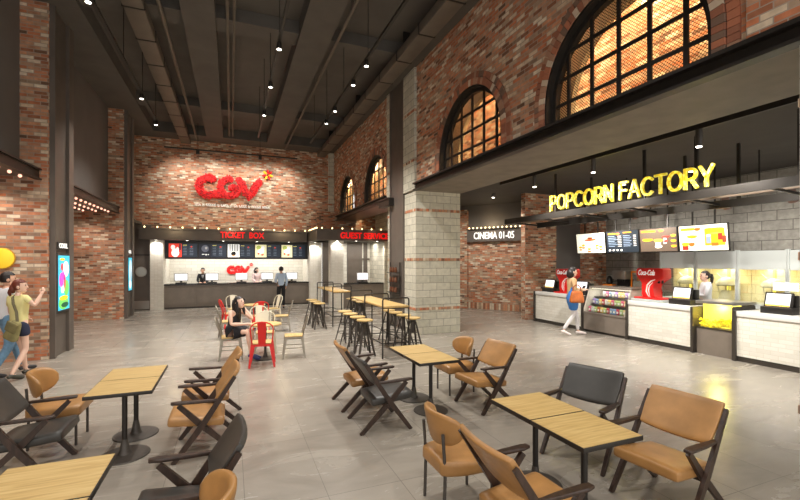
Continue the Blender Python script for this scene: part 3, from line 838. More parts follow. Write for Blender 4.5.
# snack display
t = empty('snack_display', (FX, 8.03, 0), -PI/2, label='grey glass fronted snack display between two white counters', cat='display case')
w = .65
m = MB(); m.box(-w, w, .0, .7, .06, .50); m.build('base_cabinet', M['counter_grey'], t)
m = MB(); m.box(-w, w, .04, .7, 0, .06); m.build('plinth', M['counter_edge'], t)
m = MB(); m.box(-w, w, -.02, .02, .50, .54); m.build('sill', M['counter_grey'], t)
m = MB(); m.box(-w, w, .2, .74, 1.17, 1.22); m.build('case_top', M['counter_grey'], t)
m = MB(); m.box(-w, w, .68, .72, .5, 1.17); m.build('case_back', M['counter_grey'], t)
m = MB(); m.box(-w+.05, w-.05, .24, .28, 1.15, 1.17); m.build('light_strip', C3((255, 244, 220), .5, 1.6), t)
for s in (-1, 1):
    m = MB(); m.prism([(-.0, .5), (.7, .5), (.7, 1.18), (.2, 1.18), (0, .62)], 'x', s*w-s*.03 if s > 0 else s*w, s*w if s > 0 else s*w+.03); m.build('case_side', C3((196, 188, 174), .4), t)
m = MB()
P = [(-w+.04, -.005, .55), (w-.04, -.005, .55), (w-.04, .2, 1.17), (-w+.04, .2, 1.17)]
m.bm.faces.new([m.bm.verts.new(p) for p in P]); m.bm.faces.new([m.bm.verts.new((p[0], p[1]+.006, p[2])) for p in reversed(P)])
m.build('glass_front', M['glass'], t, recalc=False)
SH = [(.06, .52), (.22, .72), (.36, .92)]
for y, z in SH:
    m = MB(); m.box(-w+.035, w-.035, y-.01, y+.26 if z > .55 else .68, z, z+.015); m.build('shelf', C3((60, 56, 52), .4), t)
cols = [(214, 96, 130), (232, 196, 120), (160, 130, 190), (222, 214, 206), (210, 120, 70), (134, 160, 190), (196, 64, 70), (172, 190, 120)]
cn = ['pink', 'yellow', 'violet', 'white', 'orange', 'blue', 'red', 'green']
bagm = []
for c in cols:
    m = MB(); m.rbox((.045, .028, .07), .02, 3, M=Matrix.Translation((0, 0, .07))); m.box(-.04, .04, -.006, .006, .135, .15)
    m.m = 1; m.box(-.026, .026, -.031, -.02, .04, .09)
    o = m.build('snack_bag', [C3(c, .4), C3((240, 236, 226), .5)]); o['category'] = 'snack bag'; bagm.append(Stamp(o))
rows = ['bottom', 'middle', 'top']
for r, (y, z) in enumerate(SH):
    for k in range(12):
        if r == 2 and k < 2: continue
        ci = (k*3+r*2+(k*k)//3) % 8
        xx = -w+.11+k*.098
        bagm[ci]((FX+y+.06, 8.03-xx, z+.0155), -PI/2, '%s snack bag, number %s from the far end of the %s display shelf' % (cn[ci], ['one','two','three','four','five','six','seven','eight','nine','ten','eleven','twelve'][k], rows[r]), 'snack bags in the display')
# popcorn warmer
t = empty('popcorn_warmer', (FX, 5.39, 0), -PI/2, label='counter cabinet with a glowing yellow popcorn window and steel top', cat='popcorn cabinet')
w = .35
m = MB(); m.box(-w, w, .06, .7, .0, .52); m.build('base_cabinet', M['counter_grey'], t)
m = MB(); m.box(-w, w, .05, .7, .52, .55); m.build('case_floor', M['counter_edge'], t)
m = MB(); m.box(-w, w, .62, .7, .55, 1.03); m.build('case_back', M['counter_edge'], t)
m = MB(); m.box(-w, w, .02, .78, 1.03, 1.09, bev=.008); m.build('steel_top', M['steel'], t)
m = MB(); m.box(-w, w, .27, .29, .55, 1.03); m.build('light_panel', M['yellow_glow'], t)
m = MB(); m.box(-w+.02, w-.02, .065, .075, .55, 1.03); m.build('glass_front', M['glass'], t)
m = MB()
for i in range(420):
    x = random.uniform(-w+.03, w-.03); y = random.uniform(.1, .24)
    h = .56+.16*min(1, (.25+random.random()))
    m.ell((x, y, random.uniform(.57, h)+.03*math.sin(x*9)), (.022, .022, .02), 6, 4)
pk = m.build('popcorn', M['popcorn'], None); tag(pk, 'heap of yellow popcorn inside the glowing cabinet', 'popcorn', kind='stuff')
pk.location = (FX, 5.39, 0); pk.rotation_euler = (0, 0, -PI/2)
t['note'] = ''; del t['note']
m = MB(); m.box(FX-.02, FX+.7, 5.022, 5.038, 0, 1.02); tag(m.build('divider_panel', M['counter_edge']), 'tall dark divider panel right of the glowing popcorn cabinet', 'panel')

# red drink dispensers
def make_soda():
    t = empty('drink_dispenser', (0, 0, 0), cat='drink dispenser')
    m = MB(); m.rbox((.34, .22, .02), .015, 5, M=Matrix.Translation((0, 0, .02))); m.build('drip_tray', M['red_metal'], t)
    # flared body: front outline extruded in depth
    o = [(-.17,.04),(-.20,.12),(-.16,.26),(-.15,.36),(-.22,.46),(-.32,.52),(-.34,.56),(-.34,.68),(-.30,.72),(.30,.72),(.34,.68),(.34,.50),(.30,.46),(.20,.44),(.10,.36),(.07,.26),(.10,.12),(.14,.04)]
    m = MB(); m.prism(o, 'y', -.14, .16)
    es = [e for e in m.bm.edges if abs(e.verts[0].co.y-e.verts[1].co.y) < 1e-6]
    bmesh.ops.bevel(m.bm, geom=es, offset=.025, segments=3, profile=.5, affect='EDGES', clamp_overlap=True)
    b = m.build('body', M['red_metal'], t)
    m = MB(); m.tube([(.0,-.145,.05),(-.06,-.15,.18),(-.04,-.15,.32),(.06,-.15,.42),(.16,-.145,.46)], [.01,.02,.02,.018,.008], 6, flat=.35); m.build('white_ribbon', C3((246, 226, 222), .4), b)
    m = MB(); m.tube([(.03,-.145,.05),(-.0,-.15,.2),(.02,-.15,.31),(.1,-.15,.39)], [.006,.012,.012,.006], 6, flat=.35); m.build('white_ribbon', C3((246, 226, 222), .4), b)
    m = MB(); m.add_mesh(text_mesh('Coca-Cola', .42, .13, .01, .01, .4), Matrix.Translation((-.06, -.146, .62))); m.build('lettering', C3((248, 244, 240), .4, .3), b)
    for x in (.16, .25):
        m = MB(); m.lathe([(.022, 0), (.026, .03), (.02, .07)], (x, -.02, .37), 8); m.build('nozzle', M['black_plastic'], t)
    return t
soda = Stamp(make_soda())
soda((9.22, 9.60, .95), -PI/2, 'red drink dispenser at the far end, behind the woman in blue', 'red drink dispensers')
soda((9.22, 6.90, 1.01), -PI/2, 'red drink dispenser on the middle white counter, in full view', 'red drink dispensers')
m = MB(); m.box(8.98, 9.5, 6.5, 7.3, .95, 1.01, bev=.006); tag(m.build('dispenser_stand', M['pale_panel']), 'low pale plinth under the middle red drink dispenser', 'stand')
def make_pos():
    t = empty('cash_register', (0, 0, 0), cat='cash register')
    m = MB(); m.box(-.24, .24, -.16, .26, 0, .12, bev=.01); m.build('base', M['black_plastic'], t)
    Mx = Matrix.Translation((-.02, -.02, .24)) @ Matrix.Rotation(R(-14), 4, 'X')
    m = MB(); m.box(-.21, .21, -.025, .025, -.14, .14, bev=.01, M=Mx); b = m.build('display', M['black_plastic'], t)
    m = MB(); m.m = 0; m.box(-.18, .18, -.03, -.024, -.115, .115, M=Mx); m.m = 1; m.box(-.18, .18, -.032, -.03, -.115, -.085, M=Mx); m.m = 2; m.box(-.12, .0, -.032, -.03, .02, .04, M=Mx); m.box(.06, .14, -.032, -.03, -.05, -.03, M=Mx)
    m.build('screen', [M['screen_white'], C3((240, 196, 90), .4, .8), C3((236, 150, 170), .4, .8)], b)
    m = MB(); m.box(.0, .2, .06, .2, .12, .33, bev=.01); m.build('printer_housing', M['black_plastic'], t)
    return t
pos = Stamp(make_pos())
pos((9.2, 10.25, .95), -PI/2, 'black cash register at the far left end of the white counters', 'cash registers on the counters')
pos((9.2, 8.98, .95), -PI/2, 'black cash register just right of the woman in blue', 'cash registers on the counters')
pos((9.2, 6.16, .95), -PI/2, 'black cash register beside the middle red dispenser', 'cash registers on the counters')
pos((9.2, 4.42, .95), -PI/2, 'black cash register at the right edge of the picture', 'cash registers on the counters')

# back counter and its small appliances
t = empty('back_counter', (11.75, 9.85, 0), -PI/2, label='grey back counter along the block wall behind the snack display', cat='counter')
m = MB(); m.box(-.85, 1.1, -.3, .3, 0, 1.0); m.build('counter_body', M['counter_grey'], t)
m = MB(); m.box(-.85, 1.1, -.33, .3, 1.0, 1.04); m.build('counter_top', M['steel'], t)
t = empty('glass_warmer', (11.62, 9.12, 1.04), -PI/2, label='small orange framed glass warmer left of the red dispenser', cat='warmer')
m = MB()
for x in (-.2, .17):
    for y in (-.15, .12): m.box(x, x+.03, y, y+.03, 0, .55)
m.box(-.2, .2, -.15, .15, .5, .55); m.box(-.2, .2, -.15, .15, 0, .04); m.build('frame', M['orange'], t)
m = MB(); m.box(-.16, .16, -.12, .12, .05, .25, bev=.02); m.build('tray_stack', M['pale_panel'], t)
m = MB(); m.box(-.17, .17, -.14, -.134, .04, .5); m.build('glass_pane', M['glass'], t)
t = empty('coffee_machine', (11.6, 9.72, 1.04), -PI/2, label='steel coffee machine on the back counter', cat='coffee machine')
m = MB(); m.box(-.24, .24, -.18, .2, .28, .55, bev=.02); m.build('housing', M['steel'], t)
m = MB(); m.box(-.22, .22, .02, .2, .06, .28); m.build('back_panel', M['black_plastic'], t)
m = MB(); m.box(-.24, .24, -.18, .2, 0, .06, bev=.01); m.build('drip_tray', M['steel'], t)
for x in (-.1, .1):
    m = MB(); m.lathe([(.03, .2), (.035, .22), (.035, .28)], (x, -.08, 0), 10); m.bar((x, -.08, .24), (x, -.24, .22), .02, .02); m.build('group_head', M['black_plastic'], t)
t = empty('blender_jug', (11.6, 10.22, 1.04), -PI/2, label='dark jug standing on an orange base on the back counter', cat='appliance')
m = MB(); m.box(-.16, .16, -.12, .12, 0, .1, bev=.02); m.build('base', M['orange'], t)
m = MB(); m.lathe([(.07, .1), (.1, .14), (.09, .28), (.05, .36), (.02, .38)], (0, 0, 0), 14); m.tube([(.08, 0, .3), (.15, 0, .27), (.14, 0, .18), (.09, 0, .16)], .012, 6); m.build('jug', M['black_plastic'], t)

# three lit glass kiosks with kettles
def make_kiosk():
    t = empty('popcorn_kiosk', (0, 0, 0), cat='popcorn kiosk')
    w = .485
    m = MB(); m.box(-w, w, 0, .6, 0, .9); m.build('base_cabinet', M['pale_panel'], t)
    m = MB(); m.box(-w+.03, w-.03, -.0, .03, 1.70, 2.14); m.box(-w, w, .03, .6, 1.72, 2.14); m.build('top_panel', M['pale_panel'], t)
    m = MB(); m.box(-w, w, .56, .6, .9, 1.72); m.build('back_wall', M['warm_back'], t)
    for s in (-1, 1):
        m = MB(); m.box(s*w-s*.035, s*w, -.02, .04, .9, 2.16); m.build('post', M['pale_panel'], t)
    m = MB(); m.box(-.02, .02, .5, .56, .9, 1.72); m.build('rear_mullion', M['yellow_glow'], t)
    m = MB(); m.box(-w+.035, w-.035, .005, .011, .9, 1.70); m.build('glass_pane', M['glass'], t)
    m = MB(); m.lathe([(.17, .9), (.19, .94), (.16, 1.05), (.14, 1.16)], (.1, .3, 0), 16); m.build('kettle_stand', C3((176, 166, 132), .4, 0), t)
    m = MB(); m.lathe([(.22, 1.28), (.25, 1.30), (.24, 1.36), (.17, 1.44), (.06, 1.49), (.02, 1.5)], (.1, .3, 0), 18)
    for a in range(4): m.tube([(.1+.17*math.cos(a*PI/2+.7), .3+.17*math.sin(a*PI/2+.7), 1.14), (.1+.2*math.cos(a*PI/2+.7), .3+.2*math.sin(a*PI/2+.7), 1.3)], .014, 6)
    m.tube([(-.02, .3, 1.46), (-.14, .3, 1.58)], .014, 6); m.build('kettle', C3((192, 182, 148), .35, 0), t)
    m = MB(); m.box(-w+.06, w-.06, .1, .5, 1.70, 1.72); m.build('light_panel', C3((255, 240, 190), .5, 3.0), t)
    return t
kio = Stamp(make_kiosk())
kio((11.3, 7.76, 0), -PI/2, 'lit glass popcorn kiosk, leftmost of the row, behind the red dispenser', 'lit popcorn kiosks')
kio((11.3, 6.78, 0), -PI/2, 'lit glass popcorn kiosk directly behind the woman in the white shirt', 'lit popcorn kiosks')
kio((11.3, 5.80, 0), -PI/2, 'lit glass popcorn kiosk right of the woman in the white shirt', 'lit popcorn kiosks')
kio((11.3, 4.82, 0), -PI/2, 'lit glass popcorn kiosk at the right edge, behind the near register', 'lit popcorn kiosks')
m = MB(); m.box(11.255, 11.27, 5.10, 5.55, 1.25, 1.42); m.box(11.27, 11.279, 5.3, 5.34, 1.32, 1.36); tag(m.build('notice_card', M['screen_white']), 'small blank white card fixed on the right kiosk glass', 'notice')

# hung menu boards
MBM = [C3((250, 246, 224), .4, .85), C3((58, 56, 58), .4, .55), C3((236, 112, 40), .4, .9), C3((140, 66, 44), .4, .8), C3((250, 214, 70), .4, .9), C3((244, 238, 226), .4, .9), C3((206, 54, 40), .4, .9), C3((104, 88, 74), .4, .6), C3((250, 176, 40), .4, .9), C3((150, 168, 190), .4, .8), C3((42, 50, 58), .4, .55)]
def menu(y0, y1, kind, label):
    w = (y1-y0)/2
    t = empty('menu_board', (10.5, (y0+y1)/2, 2.46), -PI/2, label=label, cat='menu board', group='lit menu boards over the popcorn counter')
    tl = Matrix.Rotation(R(6), 4, 'X')
    m = MB(); m.box(-w, w, 0, .05, -.325, .325, M=tl); m.build('frame', M['black_plastic'], t)
    for x in (-w*.45, w*.45):
        m = MB(); m.box(x-.015, x+.015, .02, .05, .3, 1.645); m.build('hanger', M['black_metal'], t)
    m = MB()
    base = {0: 0, 1: 10, 2: 7, 3: 0}[kind]
    m.m = base; m.box(-w+.02, w-.02, -.006, 0, -.305, .305, M=tl)
    def e(mi, x, z, a, b, l=1): m.m = mi; m.ell(tl @ Vector((x*w, -.006-.001*l, z*.305)), (a*w, .002, b*.305), 12, 5)
    def b(mi, x0, x1, z0, z1, l=1): m.m = mi; m.box(x0*w, x1*w, -.006-.002*l, -.006, z0*.305, z1*.305, M=tl)
    if kind == 0:
        e(3, 0, .35, .42, .13, 1); e(3, 0, .55, .2, .16, 1); e(2, 0, .38, .3, .06, 3)
        for x, z in ((-.72, -.55), (-.5, -.35), (-.1, -.75), (.45, -.42), (.7, -.55)):
            b(5, x-.1, x+.1, z-.22, z+.12, 1); b(2, x-.1, x+.1, z-.18, z-.04, 2); e(8, x, z+.16, .12, .12, 2)
    elif kind == 1:
        e(2, -.25, .78, .14, .14, 1); b(8, -.85, -.4, .72, .86); b(8, .1, .6, .80, .90)
        for r in range(7):
            z = .52-r*.16; b(9, -.85, -.45+.1*(r % 3), z, z+.05); b(5, -.25, -.02, z, z+.05); b(9, .1, .5+.08*(r % 2), z, z+.05); b(5, .7, .86, z, z+.05)
        for x in (-.8, -.55, -.3, -.05): e(5, x, -.78, .07, .12, 1)
    elif kind == 2:
        b(8, -.88, -.1, .70, .84); e(2, .2, .8, .15, .15, 1)
        e(8, -.55, .05, .3, .16, 1); e(6, -.55, -.02, .26, .05, 2); e(4, .02, -.02, .24, .22, 1); b(5, -.12, .14, -.5, -.15, 1); e(5, .02, -.55, .2, .18, 1)
        e(6, .42, .25, .2, .12, 1); b(5, .3, .45, -.35, .15, 1); e(6, .4, -.1, .1, .14, 2)
        for z in (.35, -.1, -.55): e(8, .8, z, .14, .14, 1); e(2, .8, z-.08, .12, .05, 2)
    else:
        b(8, -.9, -.3, .62, .82); e(2, -.18, .72, .13, .16, 1)
        b(8, .1, .88, -.62, .66, 1); e(8, .49, .66, .39, .2, 1); e(4, .49, .3, .26, .08, 3)
        e(8, -.42, .15, .22, .17, 1); e(2, -.42, .08, .2, .05, 2); e(2, -.45, -.45, .13, .22, 1)
        b(9, .16, .34, -.45, .12, 3); e(5, .25, .16, .1, .1, 4); b(6, .62, .78, -.2, .3, 3); b(3, .78, .92, -.4, .1, 3); b(2, .36, .62, -.66, -.42, 3)
        b(6, -.85, -.6, -.95, -.6, 1); e(8, -.72, -.45, .16, .2, 2)
    m.build('screen', MBM, t)
menu(9.40, 10.53, 0, 'cream menu board with small cups, leftmost over the counter')
menu(8.28, 9.36, 1, 'dark menu board with columns of text lines')
menu(7.19, 8.25, 2, 'brown menu board with pictures of burgers')
menu(6.02, 7.16, 3, 'cream and yellow menu board, rightmost over the counter')

# canopy frame with the bulb letters
t = empty('sign_canopy', (0, 0, 0), label='black hung steel frame carrying large yellow bulb letters', cat='canopy')
for x, z, nm in ((7.60, 3.05, 'front_beam'), (8.80, 2.98, 'rear_beam')):
    m = MB(); m.box(x-.03, x+.03, 1.4, 10.4, z-.06, z+.09); m.build(nm, M['black_metal'], t)
for y in (2.6, 3.9, 5.2, 6.5, 7.8, 9.1, 10.35):
    m = MB(); m.bar((7.6, y, 3.06), (8.8, y, 2.99), .05, .04, side=(0, 1, 0)); m.build('cross_bar', M['black_metal'], t)
for y in (3.4, 4.85, 5.85, 8.3):
    m = MB(); m.box(7.585, 7.625, y, y+.05, 3.1, 4.1); m.build('hanger', M['black_metal'], t)
    m = MB(); m.box(8.78, 8.82, y, y+.05, 3.0, 4.1); m.build('hanger', M['black_metal'], t)
m = MB(); m.tube([(8.2, 1.4, 3.06), (8.2, 10.35, 3.06)], .03, 8); m.build('conduit', C3((128, 112, 98), .4), t)
def earc(cx, cz, rx, rz, a0, a1, n):
    return [(cx+rx*math.cos(R(a0+(a1-a0)*i/n)), cz+rz*math.sin(R(a0+(a1-a0)*i/n))) for i in range(n+1)]
bowl = [(0, 1), (.36, 1)] + earc(.36, .73, .27, .27, 90, -90, 10) + [(0, .46)]
GL = {'P': (.63, [[(0, 0), (0, 1)], bowl]), 'O': (.84, [earc(.42, .5, .42, .5, 0, 360, 28)]), 'C': (.76, [earc(.42, .5, .42, .5, 42, 318, 22)]),
      'R': (.68, [[(0, 0), (0, 1)], bowl, [(.34, .46), (.68, 0)]]), 'N': (.64, [[(0, 0), (0, 1), (.64, 0), (.64, 1)]]), 'F': (.55, [[(0, 0), (0, 1), (.55, 1)], [(0, .5), (.48, .5)]]),
      'A': (.74, [[(0, 0), (.37, 1), (.74, 0)], [(.13, .34), (.61, .34)]]), 'T': (.66, [[(0, 1), (.66, 1)], [(.33, 0), (.33, 1)]]), 'Y': (.70, [[(0, 1), (.35, .45), (.70, 1)], [(.35, .45), (.35, 0)]]), ' ': (.26, [])}
word = 'POPCORN FACTORY'; gap = .215
tw = sum(GL[c][0]+gap for c in word)-gap; kx = 3.86/tw; kz = .335; u = 0
for c in word:
    w_, st_l = GL[c]
    if st_l:
        m = MB()
        for pl in st_l:
            for (a, b), (c2, d2) in zip(pl, pl[1:]):
                p0 = Vector((0, -(u+a)*kx, b*kz)); p1 = Vector((0, -(u+c2)*kx, d2*kz)); e_ = (p1-p0).normalized()*(.022 if len(pl) < 8 else .006)
                m.bar(p0-e_, p1+e_, .055, .043, side=(1, 0, 0))
        o = m.build('letter', M['pop_letter'], t); o.location = (7.555, 6.50+1.93, 3.195)
    u += w_+gap
# rail with spot cans by the menu boards
t = empty('menu_spot_rail', (0, 0, 0), label='black rail of angled can lamps above the menu boards', cat='track light')
m = MB(); m.box(9.68, 9.72, 1.4, 10.3, 3.30, 3.34); m.build('rail', M['black_metal'], t)
for y in (2.0, 5.0, 8.0): m = MB(); m.box(9.69, 9.71, y, y+.02, 3.34, 4.1); m.build('hanger', M['black_metal'], t)
for y in (9.25, 7.8, 5.62, 4.5, 3.2):
    Mx = Matrix.Translation((9.72, y, 3.12)) @ Matrix.Rotation(R(-22), 4, 'Y')
    m = MB(); m.lathe([(.06, .13), (.07, .1), (.075, -.12), (.06, -.13)], (0, 0, 0), 12)
    for v in m.bm.verts: v.co = Mx @ v.co
    m.box(9.69, 9.71, y-.01, y+.01, 3.2, 3.32); h = m.build('spot_can', C3((120, 90, 78), .4), t)
# ceiling rail with cylinders in front of the canopy
t = empty('soffit_rail', (0, 0, 0), label='black ceiling rail with cylinder lamps before the yellow letters', cat='track light')
m = MB(); m.box(6.90, 6.95, 1.4, 9.7, 4.0, 4.1); m.build('rail', M['black_metal'], t)
KSP = []
for y in (8.3, 6.5, 4.4, 2.6):
    m = MB(); m.lathe([(.05, .0), (.05, -.26), (.045, -.27)], (6.925, y, 4.0), 12); h = m.build('spot_head', C3((70, 64, 58), .4), t)
    m = MB(); m.lathe([(.04, -.285), (.04, -.265)], (6.925, y, 4.0), 12); m.build('lens', M['lens'], h)
    KSP.append((6.925, y, 3.69))
def added_downlight(x, y, label):  # cans added to brighten the cinema passage and the serving aisle
    t = empty('added_ceiling_lamp', (x, y, 4.1), label=label, cat='added lamp')
    m = MB(); m.lathe([(.06, 0), (.06, -.1), (.055, -.11)], (0, 0, 0), 14); h = m.build('can', C3((70, 64, 58), .4), t)
    m = MB(); m.lathe([(.045, -.122), (.045, -.108)], (0, 0, 0), 14); m.build('lens', M['lens'], h)
added_downlight(7.2, 13.2, 'added small can lamp on the low ceiling, deep in the cinema passage')
added_downlight(8.0, 11.6, 'added small can lamp on the low ceiling before the brick column')
added_downlight(9.95, 6.5, 'added small can lamp on the low ceiling above the woman in the white shirt')
added_downlight(9.95, 8.3, 'added small can lamp on the low ceiling behind the snack display')
# ------------------------------------------------------------------ furniture
def make_lounge(leather):
    t = empty('lounge_armchair', (0, 0, 0), cat='armchair')
    top = Vector((0, -.26, .768)); foot = Vector((0, .28, 0)); ax = (top-foot).normalized(); nrm = Vector((0, ax.z, -ax.y))
    for s in (-1, 1):
        m = MB(); m.bar((s*.292, .28, 0), (s*.292, .02, .345), .028, .04, .03, .06); m.bar((s*.292, .02, .345), (s*.292, -.26, .768), .03, .055, .024, .034)
        m.build('back_post', M['walnut'], t)
        m = MB(); m.bar((s*.262, -.30, 0), (s*.262, .05, .335), .028, .04, .03, .055); m.bar((s*.262, .05, .335), (s*.270, .235, .535), .03, .055, .03, .04)
        m.build('leg', M['walnut'], t)
        o = [(-.135, -.014), (.05, -.024), (.24, -.034), (.295, -.026), (.30, .02), (.24, .034), (.05, .022), (-.135, .014)]
        m = MB(); m.prism([(s*.287+v, u) for u, v in o], 'z', -.012, .012)
        for v in m.bm.verts: v.co.z += .552 + .03*(v.co.y+.2)
        es = list(m.bm.edges); bmesh.ops.bevel(m.bm, geom=es, offset=.006, segments=1, affect='EDGES', clamp_overlap=True)
        m.build('armrest', M['walnut'], t)
    m = MB(); m.box(-.29, .29, -.015, .025, .27, .305); m.build('crossbar', M['walnut'], t)
    def seatfn(p):
        z = p.z - .012*(1-(p.x/.25)**2)*(1 if p.z > 0 else 0) + (.02 if p.z > 0 else 0)*(1-(p.x/.25)**2)
        w = 1 - .06*max(0, -p.y/.27)
        return (p.x*w, p.y, z)
    Mx = Matrix.Translation((0, .085, .345)) @ Matrix.Rotation(R(6), 4, 'X')
    m = MB(); m.rbox((.248, .25, .042), .028, 9, seatfn, Mx); m.build('seat', leather, t)
    # back cushion, slightly hollow, lying on the posts
    c = foot + ax*.81 + nrm*.004
    Mx = Matrix(((1, 0, 0, c.x), (0, nrm.y, ax.y, c.y), (0, nrm.z, ax.z, c.z), (0, 0, 0, 1)))
    def backfn(p):
        return (p.x*(1-.05*(p.z/.19 < -.2)*abs(p.z/.19)), p.y - .03*(1-(p.x/.285)**2) + .012, p.z + .012*(1-(p.x/.285)**2)*(1 if p.z > 0 else -1))
    m = MB(); m.rbox((.276, .022, .172), .014, 9, backfn, Mx); b = m.build('backrest', leather, t)
    return t

def make_side():
    t = empty('side_chair', (0, 0, 0), cat='chair')
    def seatfn(p):
        x, y = p.x, p.y
        if y < 0: x = p.x*(1-.28*(y/.23)**2*abs(p.x/.23)); 
        return (x, y, p.z + (.012*(1-(p.x/.23)**2) if p.z > 0 else 0))
    m = MB(); m.rbox((.24, .24, .056), .032, 9, seatfn, Matrix.Translation((0, 0, .362))); m.build('seat', M['tan'], t)
    m = MB(); A = R(66); n = 22; rings = []
    for i in range(n+1):
        a = -A + 2*A*i/n; u = abs(a)/A
        hz = .135*max(.05, (1-u**3.2))**.5; zc = .635
        r = .245; th = .024*(1 if u < .9 else (1-u)*10*.8+.2)
        ring = []
        for k in range(12):
            b = 2*PI*k/12; ca, sa = math.cos(b), math.sin(b)
            ca = math.copysign(abs(ca)**.5, ca); sa = math.copysign(abs(sa)**.5, sa)
            rr = r + th*ca + .03*(sa*hz/.135)
            ring.append(m.bm.verts.new((rr*math.sin(a), .02-rr*math.cos(a), zc+hz*sa)))
        rings.append(ring)
    for P, Q in zip(rings, rings[1:]):
        for k in range(12): m.bm.faces.new((P[k], P[(k+1)%12], Q[(k+1)%12], Q[k]))
    m.bm.faces.new(rings[0]); m.bm.faces.new(list(reversed(rings[-1])))
    m.build('backrest', M['tan'], t, sharp=1.2)
    for s in (-1, 1):
        m = MB(); m.tube([(s*.185, .19, 0), (s*.185, .19, .33)], .013, 8); m.build('leg', M['iron'], t)
        m = MB(); m.tube([(s*.165, -.215, 0), (s*.165, -.205, .34), (s*.165, -.225, .62)], .013, 8); m.build('leg', M['iron'], t)
    m = MB(); m.tube([(-.185, .19, .315), (.185, .19, .315)], .01, 6); m.build('front_rail', M['iron'], t)
    m = MB(); m.tube([(-.165, -.205, .315), (.165, -.205, .315)], .01, 6); m.build('rear_rail', M['iron'], t)
    return t

def make_low_table():
    t = empty('cafe_table', (0, 0, 0), cat='table')
    m = MB(); m.m = 1; m.box(-.274, .274, -.262, .262, .645, .678, bev=.002); m.m = 0; m.box(-.267, .267, -.256, .256, .6775, .680); m.build('tabletop', [M['oak'], M['black_metal']], t)
    m = MB(); m.box(-.15, .15, -.15, .15, .635, .645); m.lathe([(.024, .012), (.024, .64)], (0, 0, 0), 14); m.build('pole', M['black_metal'], t)
    m = MB(); m.lathe([(.215, 0), (.22, .004), (.215, .012), (.06, .02), (.045, .05), (.026, .16)], (0, 0, 0), 28); m.build('base', M['iron'], t)
    return t

def make_cafe_chair(mat, seatmat):
    t = empty('metal_cafe_chair', (0, 0, 0), cat='chair')
    m = MB(); m.rbox((.18, .18, .012), .011, 5, None, Matrix.Translation((0, 0, .425))); m.build('seat', seatmat, t)
    m = MB()
    m.box(-.178, .178, -.178, .178, .37, .412, bev=.01); m.build('apron', mat, t)
    for sx in (-1, 1):
        for sy in (-1, 1):
            m = MB(); m.bar((sx*.155, sy*.155, .41), (sx*.215, sy*.21, 0), .07, .05, .032, .026); m.build('leg', mat, t)
    P = [(-.165, -.165, .40), (-.185, -.19, .55), (-.195, -.25, .70)]
    for k in range(1, 8):
        a = PI - PI*k/8
        P.append((.195*math.cos(a), -.25-.04*math.sin(a), .70+.125*math.sin(a)))
    P += [(.195, -.25, .70), (.185, -.19, .55), (.165, -.165, .40)]
    m = MB(); m.tube(P, .012, 7); m.build('back_hoop', mat, t)
    m = MB(); m.bar((0, -.17, .40), (0, -.285, .815), .125, .01, .15, .01); m.bar((0, -.176, .46), (0, -.272, .78), .07, .018, .085, .018); m.build('back_splat', mat, t)
    for s in (-1, 1):
        m = MB(); m.bar((s*.19, -.18, .2), (s*.19, .18, .2), .01, .014); m.build('brace', mat, t)
    return t

def make_stool():
    t = empty('bar_stool', (0, 0, 0), cat='stool')
    m = MB(); m.lathe([(.14, .69), (.162, .695), (.168, .708), (.162, .722), (.14, .725)], (0, 0, 0), 22); m.build('seat', M['oak'], t)
    m = MB(); m.lathe([(.03, .40), (.03, .62), (.07, .66), (.07, .69)], (0, 0, 0), 10); m.build('screw_column', M['iron'], t)
    for k in range(4):
        a = PI/4+k*PI/2; c, s = math.cos(a), math.sin(a)
        m = MB(); m.bar((c*.06, s*.06, .64), (c*.235, s*.235, 0), .04, .024, .036, .024, side=(-s, c, 0)); m.build('leg', M['iron'], t)
    for z, r in ((.22, .17), (.42, .118)):
        m = MB(); m.tube([(r*math.cos(2*PI*k/16), r*math.sin(2*PI*k/16), z) for k in range(16)], .009, 6, closed=True); m.build('foot_ring', M['iron'], t)
    return t

def make_high_table():
    t = empty('bar_table', (0, 0, 0), cat='bar table')
    m = MB(); m.box(-.262, .262, -1.20, 1.20, .985, 1.02, bev=.004); m.build('tabletop', M['oak_long'], t)
    for y in (-1.17, 0, 1.17):
        P = [(-.275, y, 0), (-.275, y, 1.13), (-.266, y, 1.158), (-.24, y, 1.17), (.24, y, 1.17), (.266, y, 1.158), (.275, y, 1.13), (.275, y, 0)]
        m = MB(); m.tube(P, .016, 8); m.tube([(-.275, y, .29), (.275, y, .29)], .011, 6); m.tube([(-.275, y, .975), (.275, y, .975)], .011, 6); m.build('tube_frame', M['black_metal'], t)
    for s in (-1, 1):
        m = MB(); m.tube([(s*.275, -1.17, .29), (s*.275, 1.17, .29)], .011, 6); m.build('foot_rail', M['black_metal'], t)
    return t

def make_round_table():
    t = empty('round_table', (0, 0, 0), cat='table')
    m = MB(); m.m = 0; m.lathe([(.30, .655), (.305, .66), (.305, .678), (.30, .682)], (0, 0, 0), 30); m.build('tabletop', M['oak'], t)
    m = MB(); m.lathe([(.025, .02), (.025, .62), (.12, .65), (.12, .656)], (0, 0, 0), 12); m.build('pole', M['iron'], t)
    m = MB(); m.lathe([(.2, 0), (.2, .015), (.05, .03), (.03, .1)], (0, 0, 0), 22); m.build('base', M['iron'], t)
    return t

